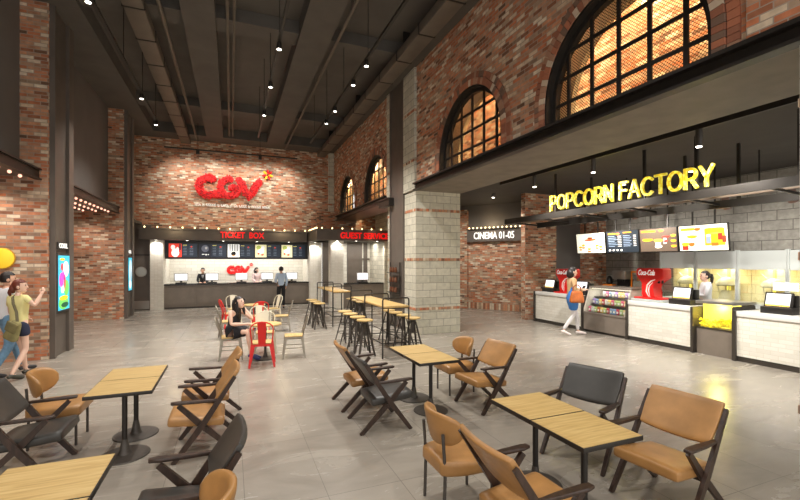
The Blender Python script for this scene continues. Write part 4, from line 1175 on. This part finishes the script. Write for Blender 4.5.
# rz turns local +y (front) to the wanted heading
EAST, WEST, NORTH, SOUTH = -PI/2, PI/2, 0.0, PI
lt = Stamp(make_low_table())
TB = 'square oak cafe tables'
lt((2.35, 4.775, 0), 0, 'square oak cafe table, nearer half of the pair in the centre', TB)
lt((2.35, 5.305, 0), 0, 'square oak cafe table, farther half of the pair in the centre', TB)
lt((-.965, 4.80, 0), 0, 'square oak cafe table, nearer half of the pair on the left', TB)
lt((-.965, 5.33, 0), 0, 'square oak cafe table, farther half of the pair on the left', TB)
lt((2.40, 2.335, 0), 0, 'square oak cafe table, nearer half of the pair at the lower right', TB)
lt((2.40, 2.865, 0), 0, 'square oak cafe table, farther half of the pair at the lower right', TB)
lt((-.95, 2.88, 0), 0, 'square oak cafe table cut by the lower left corner of the picture', TB)
lt((-.95, 2.35, 0), 0, 'square oak cafe table mostly below the lower left picture edge', TB)
ta = Stamp(make_lounge(M['tan'])); da = Stamp(make_lounge(M['dark_leather']))
AG = 'wooden framed leather armchairs'
da((1.61, 4.64, 0), EAST, 'charcoal leather wooden armchair left of the centre tables', AG)
ta((1.59, 5.40, 0), EAST, 'tan leather armchair behind the charcoal one at the centre tables', AG)
ta((3.12, 4.70, 0), R(95), 'tan leather armchair right of the centre tables', AG)
ta((-.225, 4.70, 0), WEST, 'tan leather armchair, nearer of two right of the left tables', AG)
ta((-.185, 5.46, 0), WEST, 'tan leather armchair, farther of two right of the left tables', AG)
da((-.215, 2.93, 0), WEST, 'charcoal leather armchair in the foreground, right of the lower left table', AG)
da((-1.70, 4.72, 0), EAST, 'charcoal leather armchair at the left picture edge by the left tables', AG)
da((3.20, 3.12, 0), R(110), 'charcoal leather armchair behind the lower right tables', AG)
ta((3.21, 2.28, 0), R(97), 'tan leather armchair at the lower right, front facing us', AG)
ta((1.69, 2.16, 0), EAST, 'tan leather armchair in the foreground, left of the lower right tables', AG)
sc = Stamp(make_side())
SG = 'tan side chairs with curved backs'
sc((3.05, 5.39, 0), WEST, 'tan curved back side chair right of the centre tables', SG)
sc((-1.675, 5.44, 0), EAST, 'tan curved back side chair left of the left tables, beside the couple', SG)
sc((1.67, 2.90, 0), EAST, 'tan curved back side chair left of the lower right tables', SG)
sc((-.24, 2.33, 0), WEST, 'tan curved back side chair cut by the bottom picture edge', SG)

red = Stamp(make_cafe_chair(M['red_metal'], M['oak'])); crm = Stamp(make_cafe_chair(M['cream_metal'], M['oak'])); gry = Stamp(make_cafe_chair(M['grey_metal'], M['oak']))
CG = 'metal cafe chairs around the small tables'
rt_ = Stamp(make_round_table())
rt_((.62, 8.55, 0), 0, 'small round oak table where the seated woman rests her arm', 'round cafe tables')
rt_((.60, 12.45, 0), 0, 'small round oak table farther back among the red chairs', 'round cafe tables')
red((.53, 8.02, 0), R(-6), 'red metal chair in front of the near round table, seen from behind', CG)
red((.72, 11.93, 0), R(4), 'red metal chair seen from behind at the far round table', CG)
red((-.02, 12.75, 0), R(-75), 'red metal chair turned sideways, left of the far round table', CG)
gry((1.16, 8.52, 0), R(84), 'gunmetal cafe chair standing alone right of the near round table', CG)
gry((.00, 8.80, 0), R(-92), 'gunmetal cafe chair the woman in the black dress sits on', CG)
crm((.66, 9.12, 0), R(176), 'cream metal chair facing us behind the near round table', CG)
gry((1.28, 11.70, 0), R(84), 'gunmetal cafe chair farther back, right of the far round table', CG)
gry((-.06, 11.1, 0), R(-84), 'gunmetal cafe chair behind the seated woman, at the left', CG)
crm((1.18, 13.6, 0), R(120), 'cream metal chair farthest right in the cafe group, near the man in blue', CG)
crm((.07, 13.9, 0), R(186), 'cream metal chair facing us, farthest left in the cafe group', CG)
crm((.60, 10.3, 0), R(176), 'cream metal chair half hidden behind the seated woman and the other cream chair', CG)

ht = Stamp(make_high_table())
ht((3.0, 8.81, 0), 0, 'high oak bar table with black tube frames, nearer one', 'bar tables')
ht((3.0, 13.1, 0), 0, 'high oak bar table with black tube frames, farther one', 'bar tables')
st = Stamp(make_stool())
ORD = ['nearest', 'second', 'third', 'farthest']
for tn, side, xs, ys in (('nearer', 'left', 2.50, (8.08, 8.60, 9.18, 9.66)), ('nearer', 'right', 3.53, (8.02, 8.52, 9.02, 9.5)),
                         ('farther', 'left', 2.30, (11.75, 12.36, 12.96)), ('farther', 'right', 3.53, (11.75, 12.3, 12.86))):
    for i, y in enumerate(ys):
        st((xs, y, 0), 0.2*i, 'oak topped bar stool, %s of the row on the %s of the %s bar table' % (ORD[i] if len(ys) == 4 else ['nearest', 'middle', 'farthest'][i], side, tn), 'bar stools')
# ------------------------------------------------------------------ people
SK = plain('skin', (226, 178, 150), .55); SK2 = plain('pale skin', (236, 196, 174), .55)
EYE = C3((40, 28, 24), .3); LIP = C3((190, 90, 86), .5); HAIR = plain('black hair', (34, 26, 24), .45, bump=.3, scale=40); HAIR2 = plain('auburn hair', (112, 50, 34), .45, bump=.3, scale=40)

def skin_mesh(nodes, edges, root):
    idx = {k: i for i, k in enumerate(nodes)}
    me = bpy.data.meshes.new('figure')
    me.from_pydata([tuple(nodes[k][0]) for k in nodes], [(idx[a], idx[b]) for a, b in edges], [])
    ob = bpy.data.objects.new('figure', me); COL.objects.link(ob)
    ob.modifiers.new('skin', 'SKIN'); md = ob.modifiers.new('sub', 'SUBSURF'); md.levels = 2; md.render_levels = 2
    if not me.skin_vertices: 
        bm = bmesh.new(); bm.from_mesh(me); bm.verts.layers.skin.verify(); bm.to_mesh(me); bm.free()
    for i, k in enumerate(nodes):
        r = nodes[k][1]; d = me.skin_vertices[0].data[i]
        d.radius = (r, r) if not isinstance(r, tuple) else r
        d.use_root = (k == root)
    dg = bpy.context.evaluated_depsgraph_get(); dg.update()
    out = bpy.data.meshes.new_from_object(ob.evaluated_get(dg))
    bpy.data.objects.remove(ob); bpy.data.meshes.remove(me)
    return out

STAND = dict(pelvis=(0,0,.95), waist=(0,.01,1.08), chest=(0,.0,1.26), neck=(0,-.01,1.42), head=(0,.02,1.565),
    shL=(-.165,-.01,1.375), elL=(-.215,-.03,1.10), wrL=(-.22,.04,.87), shR=(.165,-.01,1.375), elR=(.215,-.03,1.10), wrR=(.22,.04,.87),
    hpL=(-.085,0,.90), knL=(-.09,.02,.49), anL=(-.09,-.02,.085), hpR=(.085,0,.90), knR=(.09,.02,.49), anR=(.09,-.02,.085),
    toL=(-.10,.13,.03), toR=(.10,.13,.03))
def lerp(a, b, t): return Vector(a)*(1-t)+Vector(b)*t
RAD = dict(pelvis=.115, waist=.105, chest=.125, neck=.052, shL=.058, shR=.058, elL=.04, elR=.04, wrL=.027, wrR=.027, hpL=.088, hpR=.088, knL=.054, knR=.054, anL=.036, anR=.036, toL=.032, toR=.032)

def person(label, loc, rz, pose=None, scale=1.0, skin=SK, sleeve='long', top=None, bottom=None, bottom_kind='trousers', shoe=None, hair='short', hairmat=None, look=0.0, nod=0.0, female=False, legmat=None, dress=None, jacket=None, tie=None):
    J = {k: Vector(v) for k, v in STAND.items()}
    if female:
        for k in ('shL', 'shR'): J[k].x *= .9
        for k in ('elL', 'elR'): J[k].x *= .92
    if pose: J.update({k: Vector(v) for k, v in pose.items()})
    J = {k: v*scale for k, v in J.items()}
    rad = {k: v*scale*(.84 if female and k not in ('toL', 'toR', 'pelvis', 'neck') else .94) for k, v in RAD.items()}
    t = empty('person', loc, rz, label=label, cat='person')
    hairmat = hairmat or HAIR
    # body, one skin
    nodes = {k: (J[k], rad[k]) for k in rad}
    nodes['nk'] = (lerp(J['neck'], J['head'], .55), .047*scale)
    E = [('pelvis','waist'),('waist','chest'),('chest','neck'),('neck','nk'),('pelvis','hpL'),('pelvis','hpR')]
    for s in 'LR':
        nodes['pa'+s] = (J['wr'+s] + (J['wr'+s]-J['el'+s]).normalized()*.075*scale, .03*scale)
        nodes['fa'+s] = (lerp(J['el'+s], J['wr'+s], .3), .041*scale)
        nodes['ca'+s] = (lerp(J['kn'+s], J['an'+s], .3), (.047 if female else .054)*scale)
        E += [('chest','sh'+s),('sh'+s,'el'+s),('el'+s,'fa'+s),('fa'+s,'wr'+s),('wr'+s,'pa'+s),('hp'+s,'kn'+s),('kn'+s,'ca'+s),('ca'+s,'an'+s),('an'+s,'to'+s)]
    m = MB(); m.m = 0; m.add_mesh(skin_mesh(nodes, E, 'pelvis'))
    for s in 'LR':          # five fingers
        sg = -1 if s == 'L' else 1
        pa = nodes['pa'+s][0]; d = (J['wr'+s]-J['el'+s]).normalized()
        sd = d.cross(Vector((0, 0, 1)) if abs(d.z) < .8 else Vector((sg, 0, 0))).normalized(); nm = d.cross(sd)
        for i, L in enumerate((.062, .075, .07, .055)):
            b = pa + sd*(.0165*(i-1.5))*scale
            m.tube([b, b+d*L*.5*scale, b+(d*.9+nm*.35).normalized()*L*scale], [.0095*scale, .009*scale, .006*scale], 6)
        b = pa - d*.045*scale - sd*.02*scale
        m.tube([b, b+(d*.5-sd)*.03*scale, b+(d*1.2-sd)*.045*scale], [.011*scale, .01*scale, .007*scale], 6)
    Hm = Matrix.Translation(J['head']) @ Matrix.Rotation(look, 4, 'Z') @ Matrix.Rotation(nod, 4, 'X') @ Matrix.Scale(scale, 4)
    def hv(*p): return Hm @ Vector(p)
    H3 = Hm.to_3x3()
    n0 = len(m.bm.verts)
    m.ell(hv(0,0,.01), (.078, .095, .112), 18, 12, H3)
    m.ell(hv(0,.03,-.045), (.058, .062, .068), 14, 8, H3)
    m.tube([hv(0,.086,.025), hv(0,.105,-.012), hv(0,.088,-.022)], [.008*scale, .013*scale, .008*scale], 6)
    for s in (-1, 1):
        m.ell(hv(s*.08,-.005,0), (.014, .024, .033), 8, 6, H3)
        m.m = 1; m.ell(hv(s*.031,.085,.022), (.014, .008, .007), 8, 6, H3); m.box(-.017,.017,-.003,.003,-.003,.003, M=Hm @ Matrix.Translation((s*.032,.086,.043))); m.m = 0
    m.m = 2; m.ell(hv(0,.089,-.05), (.024, .008, .009), 10, 6, H3)
    m.build('body', [skin, EYE, LIP], t, sharp=1.5)
    # hair
    m = MB(); m.ell((0,-.012,.028), (.09, .105, .112), 20, 14)
    kill = [v for v in m.bm.verts if (v.co.y > .035 and v.co.z < .075) or v.co.z < (-.045 if hair == 'short' else -.06)]
    bmesh.ops.delete(m.bm, geom=kill, context='VERTS')
    bmesh.ops.solidify(m.bm, geom=list(m.bm.faces), thickness=.012)
    if hair in ('pony', 'bun_tail'):
        m.tube([(0,-.1,.05),(0,-.14,.04),(0,-.155,-.04),(0,-.15,-.13),(0,-.13,-.2)], [.02,.034,.036,.03,.008], 9)
    if hair == 'low_tail':
        m.ell((0,-.095,-.03), (.07,.05,.08), 12, 8); m.tube([(0,-.12,-.05),(0,-.14,-.1),(0,-.13,-.16)], [.035,.03,.012], 9)
    if hair == 'long':
        m.tube([(0,-.05,.06),(0,-.075,-.02),(0,-.085,-.12),(0,-.085,-.22),(0,-.08,-.31)], [.08,.088,.085,.075,.03], 12, flat=1.0)
        for s in (-1, 1): m.tube([(s*.07,.01,.03),(s*.088,.0,-.06),(s*.085,.01,-.15),(s*.08,.02,-.24)], [.025,.03,.03,.012], 8)
    if hair == 'bob':
        m.tube([(0,-.03,.05),(0,-.05,-.03),(0,-.06,-.11),(0,-.06,-.15)], [.085,.098,.085,.05], 12)
    for v in m.bm.verts: v.co = Hm @ v.co
    m.build('hair', hairmat, t, sharp=1.5)
    def garment(name, keys, edges, extra, mat, add=.013, root=None, addr=None):
        nd = {}
        for k in keys:
            r = rad.get(k, .05)
            nd[k] = (J[k], r + add*scale + (addr or {}).get(k, 0)*scale)
        nd.update(extra)
        m = MB(); m.add_mesh(skin_mesh(nd, edges, root or keys[0])); return m.build(name, mat, t, sharp=1.5)
    if top:
        ft = {'long': 1.0, 'short': .62, 'elbow': 1.0}[sleeve]
        ex = {}; ed = [('waist','chest'),('chest','nb'),('waist','hem')]
        ex['hem'] = (lerp(J['waist'], J['pelvis'], 1.25), rad['pelvis']+.03*scale)
        ex['nb'] = (lerp(J['chest'], J['neck'], .86), rad['neck']+.02*scale)
        keys = ['waist', 'chest', 'shL', 'shR']
        for s in 'LR':
            ed.append(('chest','sh'+s))
            if sleeve == 'long':
                keys.append('el'+s); ex['cu'+s] = (lerp(J['el'+s], J['wr'+s], .93), rad['wr'+s]+.016*scale); ed += [('sh'+s,'el'+s),('el'+s,'cu'+s)]
            else:
                ex['cu'+s] = (lerp(J['sh'+s], J['el'+s], ft), rad['el'+s]+.024*scale); ed.append(('sh'+s,'cu'+s))
        garment(jacket or 'shirt', keys, ed, ex, top, .016, addr={'waist': .022, 'chest': .014})
    if bottom and bottom_kind == 'trousers':
        ex = {'wb': (lerp(J['pelvis'], J['waist'], .7), rad['waist']+.022*scale)}
        ed = [('wb','pelvis'),('pelvis','hpL'),('pelvis','hpR')]
        for s in 'LR':
            ex['cf'+s] = (lerp(J['kn'+s], J['an'+s], .93), rad['an'+s]+.02*scale); ex['cv'+s] = (lerp(J['kn'+s], J['an'+s], .3), .066*scale)
            ed += [('hp'+s,'kn'+s),('kn'+s,'cv'+s),('cv'+s,'cf'+s)]
        garment('trousers', ['pelvis','hpL','hpR','knL','knR'], ed, ex, bottom, .02)
    if bottom and bottom_kind == 'shorts':
        ex = {'wb': (lerp(J['pelvis'], J['waist'], .45), rad['waist']+.01*scale)}
        ed = [('wb','pelvis'),('pelvis','hpL'),('pelvis','hpR')]
        for s in 'LR':
            ex['cf'+s] = (lerp(J['hp'+s], J['kn'+s], .46), rad['hp'+s]*.9+.022*scale); ed.append(('hp'+s,'cf'+s))
        garment('shorts', ['pelvis','hpL','hpR'], ed, ex, bottom, .022)
    if legmat:
        for s in 'LR':
            m = MB(); m.add_mesh(skin_mesh({'a': (lerp(J['hp'+s], J['kn'+s], .3), .072*scale), 'b': (J['kn'+s], .052*scale), 'c': (lerp(J['kn'+s], J['an'+s], .3), .053*scale), 'd': (J['an'+s]+Vector((0,0,.02)), .041*scale)}, [('a','b'),('b','c'),('c','d')], 'a')); m.build('stocking', legmat, t, sharp=1.5)
    if dress:
        kn = lerp(J['knL'], J['knR'], .5); hp = lerp(J['hpL'], J['hpR'], .5)
        ex = {'nb': (lerp(J['chest'], J['neck'], .6), rad['neck']+.035*scale)}
        for s in 'LR':
            ex['sp'+s] = (lerp(J['chest'], J['sh'+s], .75), rad['sh'+s]*.95)
            ex['sk'+s] = (lerp(J['hp'+s], J['kn'+s], .42)*.9 + lerp(hp, kn, .42)*.1, .13*scale); ex['sm'+s] = (lerp(J['hp'+s], J['kn'+s], .74)*.8 + lerp(hp, kn, .74)*.2, .102*scale)
        garment('dress', ['pelvis','waist','chest','hpL','hpR'], [('pelvis','waist'),('waist','chest'),('chest','nb'),('chest','spL'),('chest','spR'),('pelvis','hpL'),('pelvis','hpR'),('hpL','skL'),('hpR','skR'),('skL','smL'),('skR','smR')], ex, dress, .016, addr={'hpL': .042, 'hpR': .042, 'pelvis': .034, 'waist': .012, 'chest': .006})
    if shoe:
        for s in 'LR':
            a, b = J['an'+s], J['to'+s]; f = Vector((b.x-a.x, b.y-a.y, 0)).normalized()
            g = Vector((0, 0, -.03*scale))
            m = MB(); m.tube([a-f*.05*scale+Vector((0,0,-.035*scale)), a+Vector((0,0,-.02*scale)), lerp(a, b, .6)+g*.2, b+f*.03*scale, b+f*.065*scale], [.028*scale, .04*scale, .037*scale, .032*scale, .014*scale], 10)
            m.build('shoe', shoe, t, sharp=1.2)
    if tie:
        c, n = J['chest'], lerp(J['chest'], J['neck'], .8)
        m = MB(); m.m = 0; m.prism([(-.045, 0), (.045, 0), (.0, -.2)], 'y', -.002, .004)
        for v in m.bm.verts: v.co = Vector((v.co.x, v.co.y, v.co.z))*scale + Vector((0, c.y+rad['chest']*1.02, n.z-.03*scale))
        m.build('shirt_front', C3((236, 236, 236), .6), t)
        m = MB(); m.box(-.012, .012, .004, .012, -.19, -.02)
        for v in m.bm.verts: v.co = v.co*scale + Vector((0, c.y+rad['chest']*1.02, n.z-.03*scale))
        m.build('tie', tie, t)
    return t

def head_of(a): return -PI/2 + a       # heading angle (from +x) to rotation
white = C3((232, 234, 238), .75); jeans = plain('light blue denim', (118, 158, 190), .8, var=.15, scale=20); blk = C3((30, 29, 31), .7)
# the couple by the left pier
person('man in a white shirt and light blue jeans walking by the brick pier', (-3.44, 8.86, 0), head_of(R(50)),
    dict(knL=(-.09,.15,.50), anL=(-.09,.27,.085), toL=(-.10,.42,.035), knR=(.09,-.02,.49), anR=(.09,-.26,.12), toR=(.10,-.13,.03), hpL=(-.085,.01,.90), elL=(-.22,.05,1.12), wrL=(-.16,.25,1.02), elR=(.22,-.07,1.11), wrR=(.17,.12,1.0)), 1.015,
    sleeve='short', top=white, bottom=jeans, shoe=C3((50, 48, 50), .6), hair='short', look=R(-30))
person('woman in a pale yellow top and navy shorts pointing ahead beside the man', (-3.19, 8.60, 0), head_of(R(62)),
    dict(knL=(-.085,.13,.50), anL=(-.09,.20,.09), toL=(-.10,.34,.035), knR=(.085,.04,.49), anR=(.08,-.20,.11), toR=(.09,-.06,.03), elR=(.235,.06,1.24), wrR=(.235,.17,1.42), elL=(-.19,.02,1.11), wrL=(-.12,.20,1.02)), .945,
    skin=SK2, sleeve='short', top=C3((236, 226, 158), .75), bottom=C3((34, 40, 66), .7), bottom_kind='shorts', shoe=C3((62, 60, 50), .6), hair='low_tail', hairmat=HAIR2, female=True, look=R(-58))
# bag hung across the woman's back
bg = empty('shoulder_bag', (-3.185, 8.40, .80), R(-28), label='olive fabric shoulder bag hanging behind the woman in yellow', cat='bag')
m = MB(); m.rbox((.095, .055, .165), .05, 7, lambda p: (p.x*(1+.25*(-p.z/.17)), p.y*(1+.25*(-p.z/.17)), p.z), Matrix.Rotation(R(24), 4, 'Y')); m.build('bag_body', plain('olive cloth', (146, 138, 92), .85, var=.25, scale=9), bg)
m = MB(); m.rbox((.10, .015, .08), .015, 5, None, Matrix.Translation((.03, -.06, .06)) @ Matrix.Rotation(R(24), 4, 'Y')); m.build('flap', plain('olive flap', (128, 120, 80), .85, var=.2, scale=9), bg)
m = MB(); m.tube([(.07, .0, .15), (.02, .03, .29), (-.06, .05, .42), (-.11, .085, .51), (-.12, .16, .555)], .012, 6, flat=2.0); m.build('strap', C3((98, 90, 66), .8), bg)

# seated woman with a phone
person('woman in a black dress sitting at the round table with a phone at her ear', (.03, 8.78, 0), head_of(R(-42)),
    dict(pelvis=(0,-.02,.555), waist=(0,.02,.67), chest=(0,.07,.84), neck=(0,.11,.985), head=(0,.16,1.11), shL=(-.145,.07,.945), shR=(.145,.07,.945),
         elL=(-.25,.28,.76), wrL=(-.20,.12,.98), elR=(.20,.14,.71), wrR=(.06,.36,.71),
         hpL=(-.085,.02,.53), hpR=(.085,.02,.53), knL=(-.075,.40,.555), knR=(.05,.40,.56), anL=(-.13,.38,.10), anR=(.02,.46,.12), toL=(-.14,.50,.035), toR=(.02,.60,.05)),
    .98, skin=SK2, dress=C3((26, 26, 32), .75), shoe=C3((44, 62, 116), .4), hair='long', female=True, look=R(4), nod=R(12))
# customer in blue
person('man in a light blue shirt and black trousers standing at the ticket counter', (1.86, 17.3, 0), 0.0,
    dict(elL=(-.22,.03,1.10), wrL=(-.17,.24,1.05), elR=(.22,-.02,1.10), wrR=(.2,.1,.88), knL=(-.11,.02,.49), anL=(-.12,-.02,.085), toL=(-.13,.13,.03)), .99,
    top=C3((196, 216, 238), .75), bottom=blk, shoe=blk, hair='short')
person('clerk in a black suit and tie standing behind the ticket counter', (-1.13, 19.85, 0), PI, dict(elL=(-.21,.05,1.1), wrL=(-.1,.22,1.04), elR=(.21,.05,1.1), wrR=(.1,.22,1.04)), .95,
    top=C3((30, 31, 36), .7), jacket='jacket', bottom=blk, shoe=blk, hair='short', tie=C3((40, 40, 46), .6))
person('woman clerk in a pale pink blouse behind the ticket counter', (1.06, 19.85, 0), PI + R(20), dict(elL=(-.2,.05,1.1), wrL=(-.1,.22,1.04), elR=(.2,.05,1.1), wrR=(.1,.22,1.04)), .95,
    skin=SK2, top=C3((232, 206, 204), .75), bottom=blk, shoe=blk, hair='bob', female=True, look=R(40))
# woman with the handbag
person('woman in a blue dress and beige jacket walking along the white counter', (8.12, 8.30, 0), head_of(R(-24)),
    dict(elL=(-.2,.02,1.10), wrL=(-.07,.24,1.14), elR=(.2,.0,1.10), wrR=(.10,.25,1.13), knL=(-.07,.14,.49), anL=(-.07,.17,.085), toL=(-.07,.31,.035), knR=(.07,.0,.5), anR=(.07,-.24,.13), toR=(.08,-.12,.03)), 1.03,
    skin=SK2, top=C3((196, 160, 116), .75), jacket='jacket', dress=C3((60, 122, 196), .7), legmat=C3((226, 222, 222), .7), shoe=C3((238, 224, 220), .5), hair='bob', female=True, nod=R(-8))
hb = empty('handbag', (8.02, 8.04, 1.00), R(-24), label='orange brown leather handbag on the arm of the woman in blue', cat='bag')
m = MB(); m.rbox((.16, .065, .15), .055, 7, lambda p: (p.x*(1-.18*(p.z/.15)), p.y*(1-.3*(p.z/.15)), p.z)); m.build('bag_body', plain('orange leather', (190, 102, 44), .45, var=.2, scale=8), hb)
for s in (-1, 1):
    m = MB(); m.tube([(-.1, s*.03, .12), (-.09, s*.02, .24), (-.03, s*.02, .30), (.03, s*.02, .30), (.09, s*.02, .24), (.1, s*.03, .12)], .009, 6); m.build('handle', C3((150, 78, 34), .5), hb)
# staff behind the popcorn counter
person('woman in a white shirt with a ponytail and folded arms behind the counter', (10.25, 6.36, 0), head_of(R(140)),
    dict(elL=(-.2,.06,1.10), wrL=(.03,.19,1.13), elR=(.2,.06,1.12), wrR=(-.03,.21,1.18)), .985,
    skin=SK2, top=white, bottom=blk, shoe=blk, hair='pony', female=True, look=R(8))
for nm, loc, rz, rx, lab in (('mobile_phone', (.215, 8.80, 1.085), R(-42), R(-15), 'dark mobile phone held at the ear of the seated woman'), ('mobile_phone', (8.40, 8.19, 1.22), R(-24), R(50), 'mobile phone in the hands of the woman in blue')):
    m = MB(); m.box(-.035, .035, -.005, .005, -.075, .075, bev=.003); m.m = 1; m.box(-.03, .03, -.0065, -.005, -.065, .065)
    o = m.build(nm, [C3((40, 44, 52), .4), M['screen_dark']]); tag(o, lab, 'phone'); o.location = loc; o.rotation_euler = (rx, 0, rz)
# ------------------------------------------------------------------ light and camera
for st_ in [v for v in list(globals().values()) if isinstance(v, Stamp)] + bagm:
    if not st_.used:
        for ch in list(st_.p.children_recursive): bpy.data.objects.remove(ch)
        bpy.data.objects.remove(st_.p); st_.used = True
for i, (x, y, z) in enumerate(SPOTS):
    spot('track_spot_lamp', (x, y, z), (x, y+.15, 0), 180 if y < 6 else 330, 125, .9)
for (x, y, z) in KSP:
    spot('soffit_spot_lamp', (x, y, z), (x+1.8, y, 0), 380, 125, .8)
for y in (9.25, 7.8, 5.62, 4.5, 3.2):
    spot('menu_spot_lamp', (9.78, y, 2.96), (11.6, y, 1.6), 115, 130, .9)
for x in (-2.0, -.6, .9, 2.3): spot('logo_wash_lamp', (x, 18.02, 6.02), (x*.8, 19.2, 4.6), 120, 130, .95)
area('ticket_strip_lamp', (.38, 19.55, 2.70), 5.2, .25, 115)
area('guest_strip_lamp', (5.1, 17.6, 2.70), 1.4, .3, 30)
for c in ARCH:
    for d in (-.8, .8):
        point('corridor_lamp', (5.7, c+d, 6.5), 170, (1, .80, .50), .12)
    for d in (-1.5, 1.5): point('corridor_lamp', (4.755, c+d, 5.9 if c < 10 else 5.4), 26 if c < 10 else 60, (1, .80, .52), .04)  # unseen lamps in the gap, added so the arcade front looks golden
for x, y in ((-4.0, 8.0), (-4.0, 9.4), (-4.2, 12.2), (-4.2, 13.8), (-4.2, 15.4)): spot('canopy_lamp', (x, y, 3.40), (x, y+.2, 0), 60, 140, .9, (1, .84, .74))
for x in (-2.67, -1.6, -.3, 1.0, 2.3, 3.4): spot('marquee_down_lamp', (x, 18.40 if x < 3 else 18.3, 2.69), (x, 18.5, 0), 52, 150, .9)  # outermost ones are extra, added to light the tiled columns
for x in (3.92, 4.7, 5.6): spot('marquee_down_lamp', (x, 16.38, 2.69), (x, 16.2, 0), 70, 150, .8)  # first one is put before the tiled column to brighten it
for x in (-2, 0, 2): point('marquee_glow_lamp', (x, 18.0, 3.3), 14, (1, .8, .5), .1)
point('sign_glow_lamp', (9.1, 13.5, 3.3), 8, (1, .78, .48), .1)
for y in (7.76, 6.78, 5.80, 4.82): area('kiosk_lamp', (11.62, y, 1.69), .7, .3, 6, col=(1, .95, .82))
area('added_display_fill', (9.3, 8.03, 1.14), .3, 1.1, 7)  # area light added to brighten the snack bags
for y in (6.5, 8.3): spot('added_aisle_fill', (9.95, y, 3.95), (9.95, y, 0), 150, 110, .9)  # fill light on the staff woman, from the added cans
for x, y in ((7.2, 13.2), (8.0, 11.6)): spot('added_passage_fill', (x, y, 3.95), (x+1.2, y+.8, .6), 170, 130, .9)  # fill light for the dark cinema wall, from the added cans
point('popcorn_lamp', (9.06, 5.39, .95), 16, (1, .9, .25), .06)

w = bpy.data.worlds.new('World'); S.world = w; w.use_nodes = True
bgn = w.node_tree.nodes['Background']; bgn.inputs['Color'].default_value = (1.0, .965, .92, 1); bgn.inputs['Strength'].default_value = 1.75

cam = bpy.data.cameras.new('Camera'); co = bpy.data.objects.new('Camera', cam); COL.objects.link(co)
cam.sensor_width = 36.0; cam.lens = 418/800*36.0; cam.shift_y = 11/800; cam.clip_start = .05
co.location = (0, 0, 1.9); co.rotation_euler = (R(90), 0, R(-22.0))
S.camera = co
S.view_settings.view_transform = 'Standard'; S.view_settings.look = 'None'; S.view_settings.gamma = 1.0; S.view_settings.use_curve_mapping = False
S.view_settings.exposure = 0.1
S.cycles.use_denoising = True
S.cycles.max_bounces = 8; S.cycles.diffuse_bounces = 4; S.cycles.transparent_max_bounces = 8
S.cycles.sample_clamp_indirect = 6.0
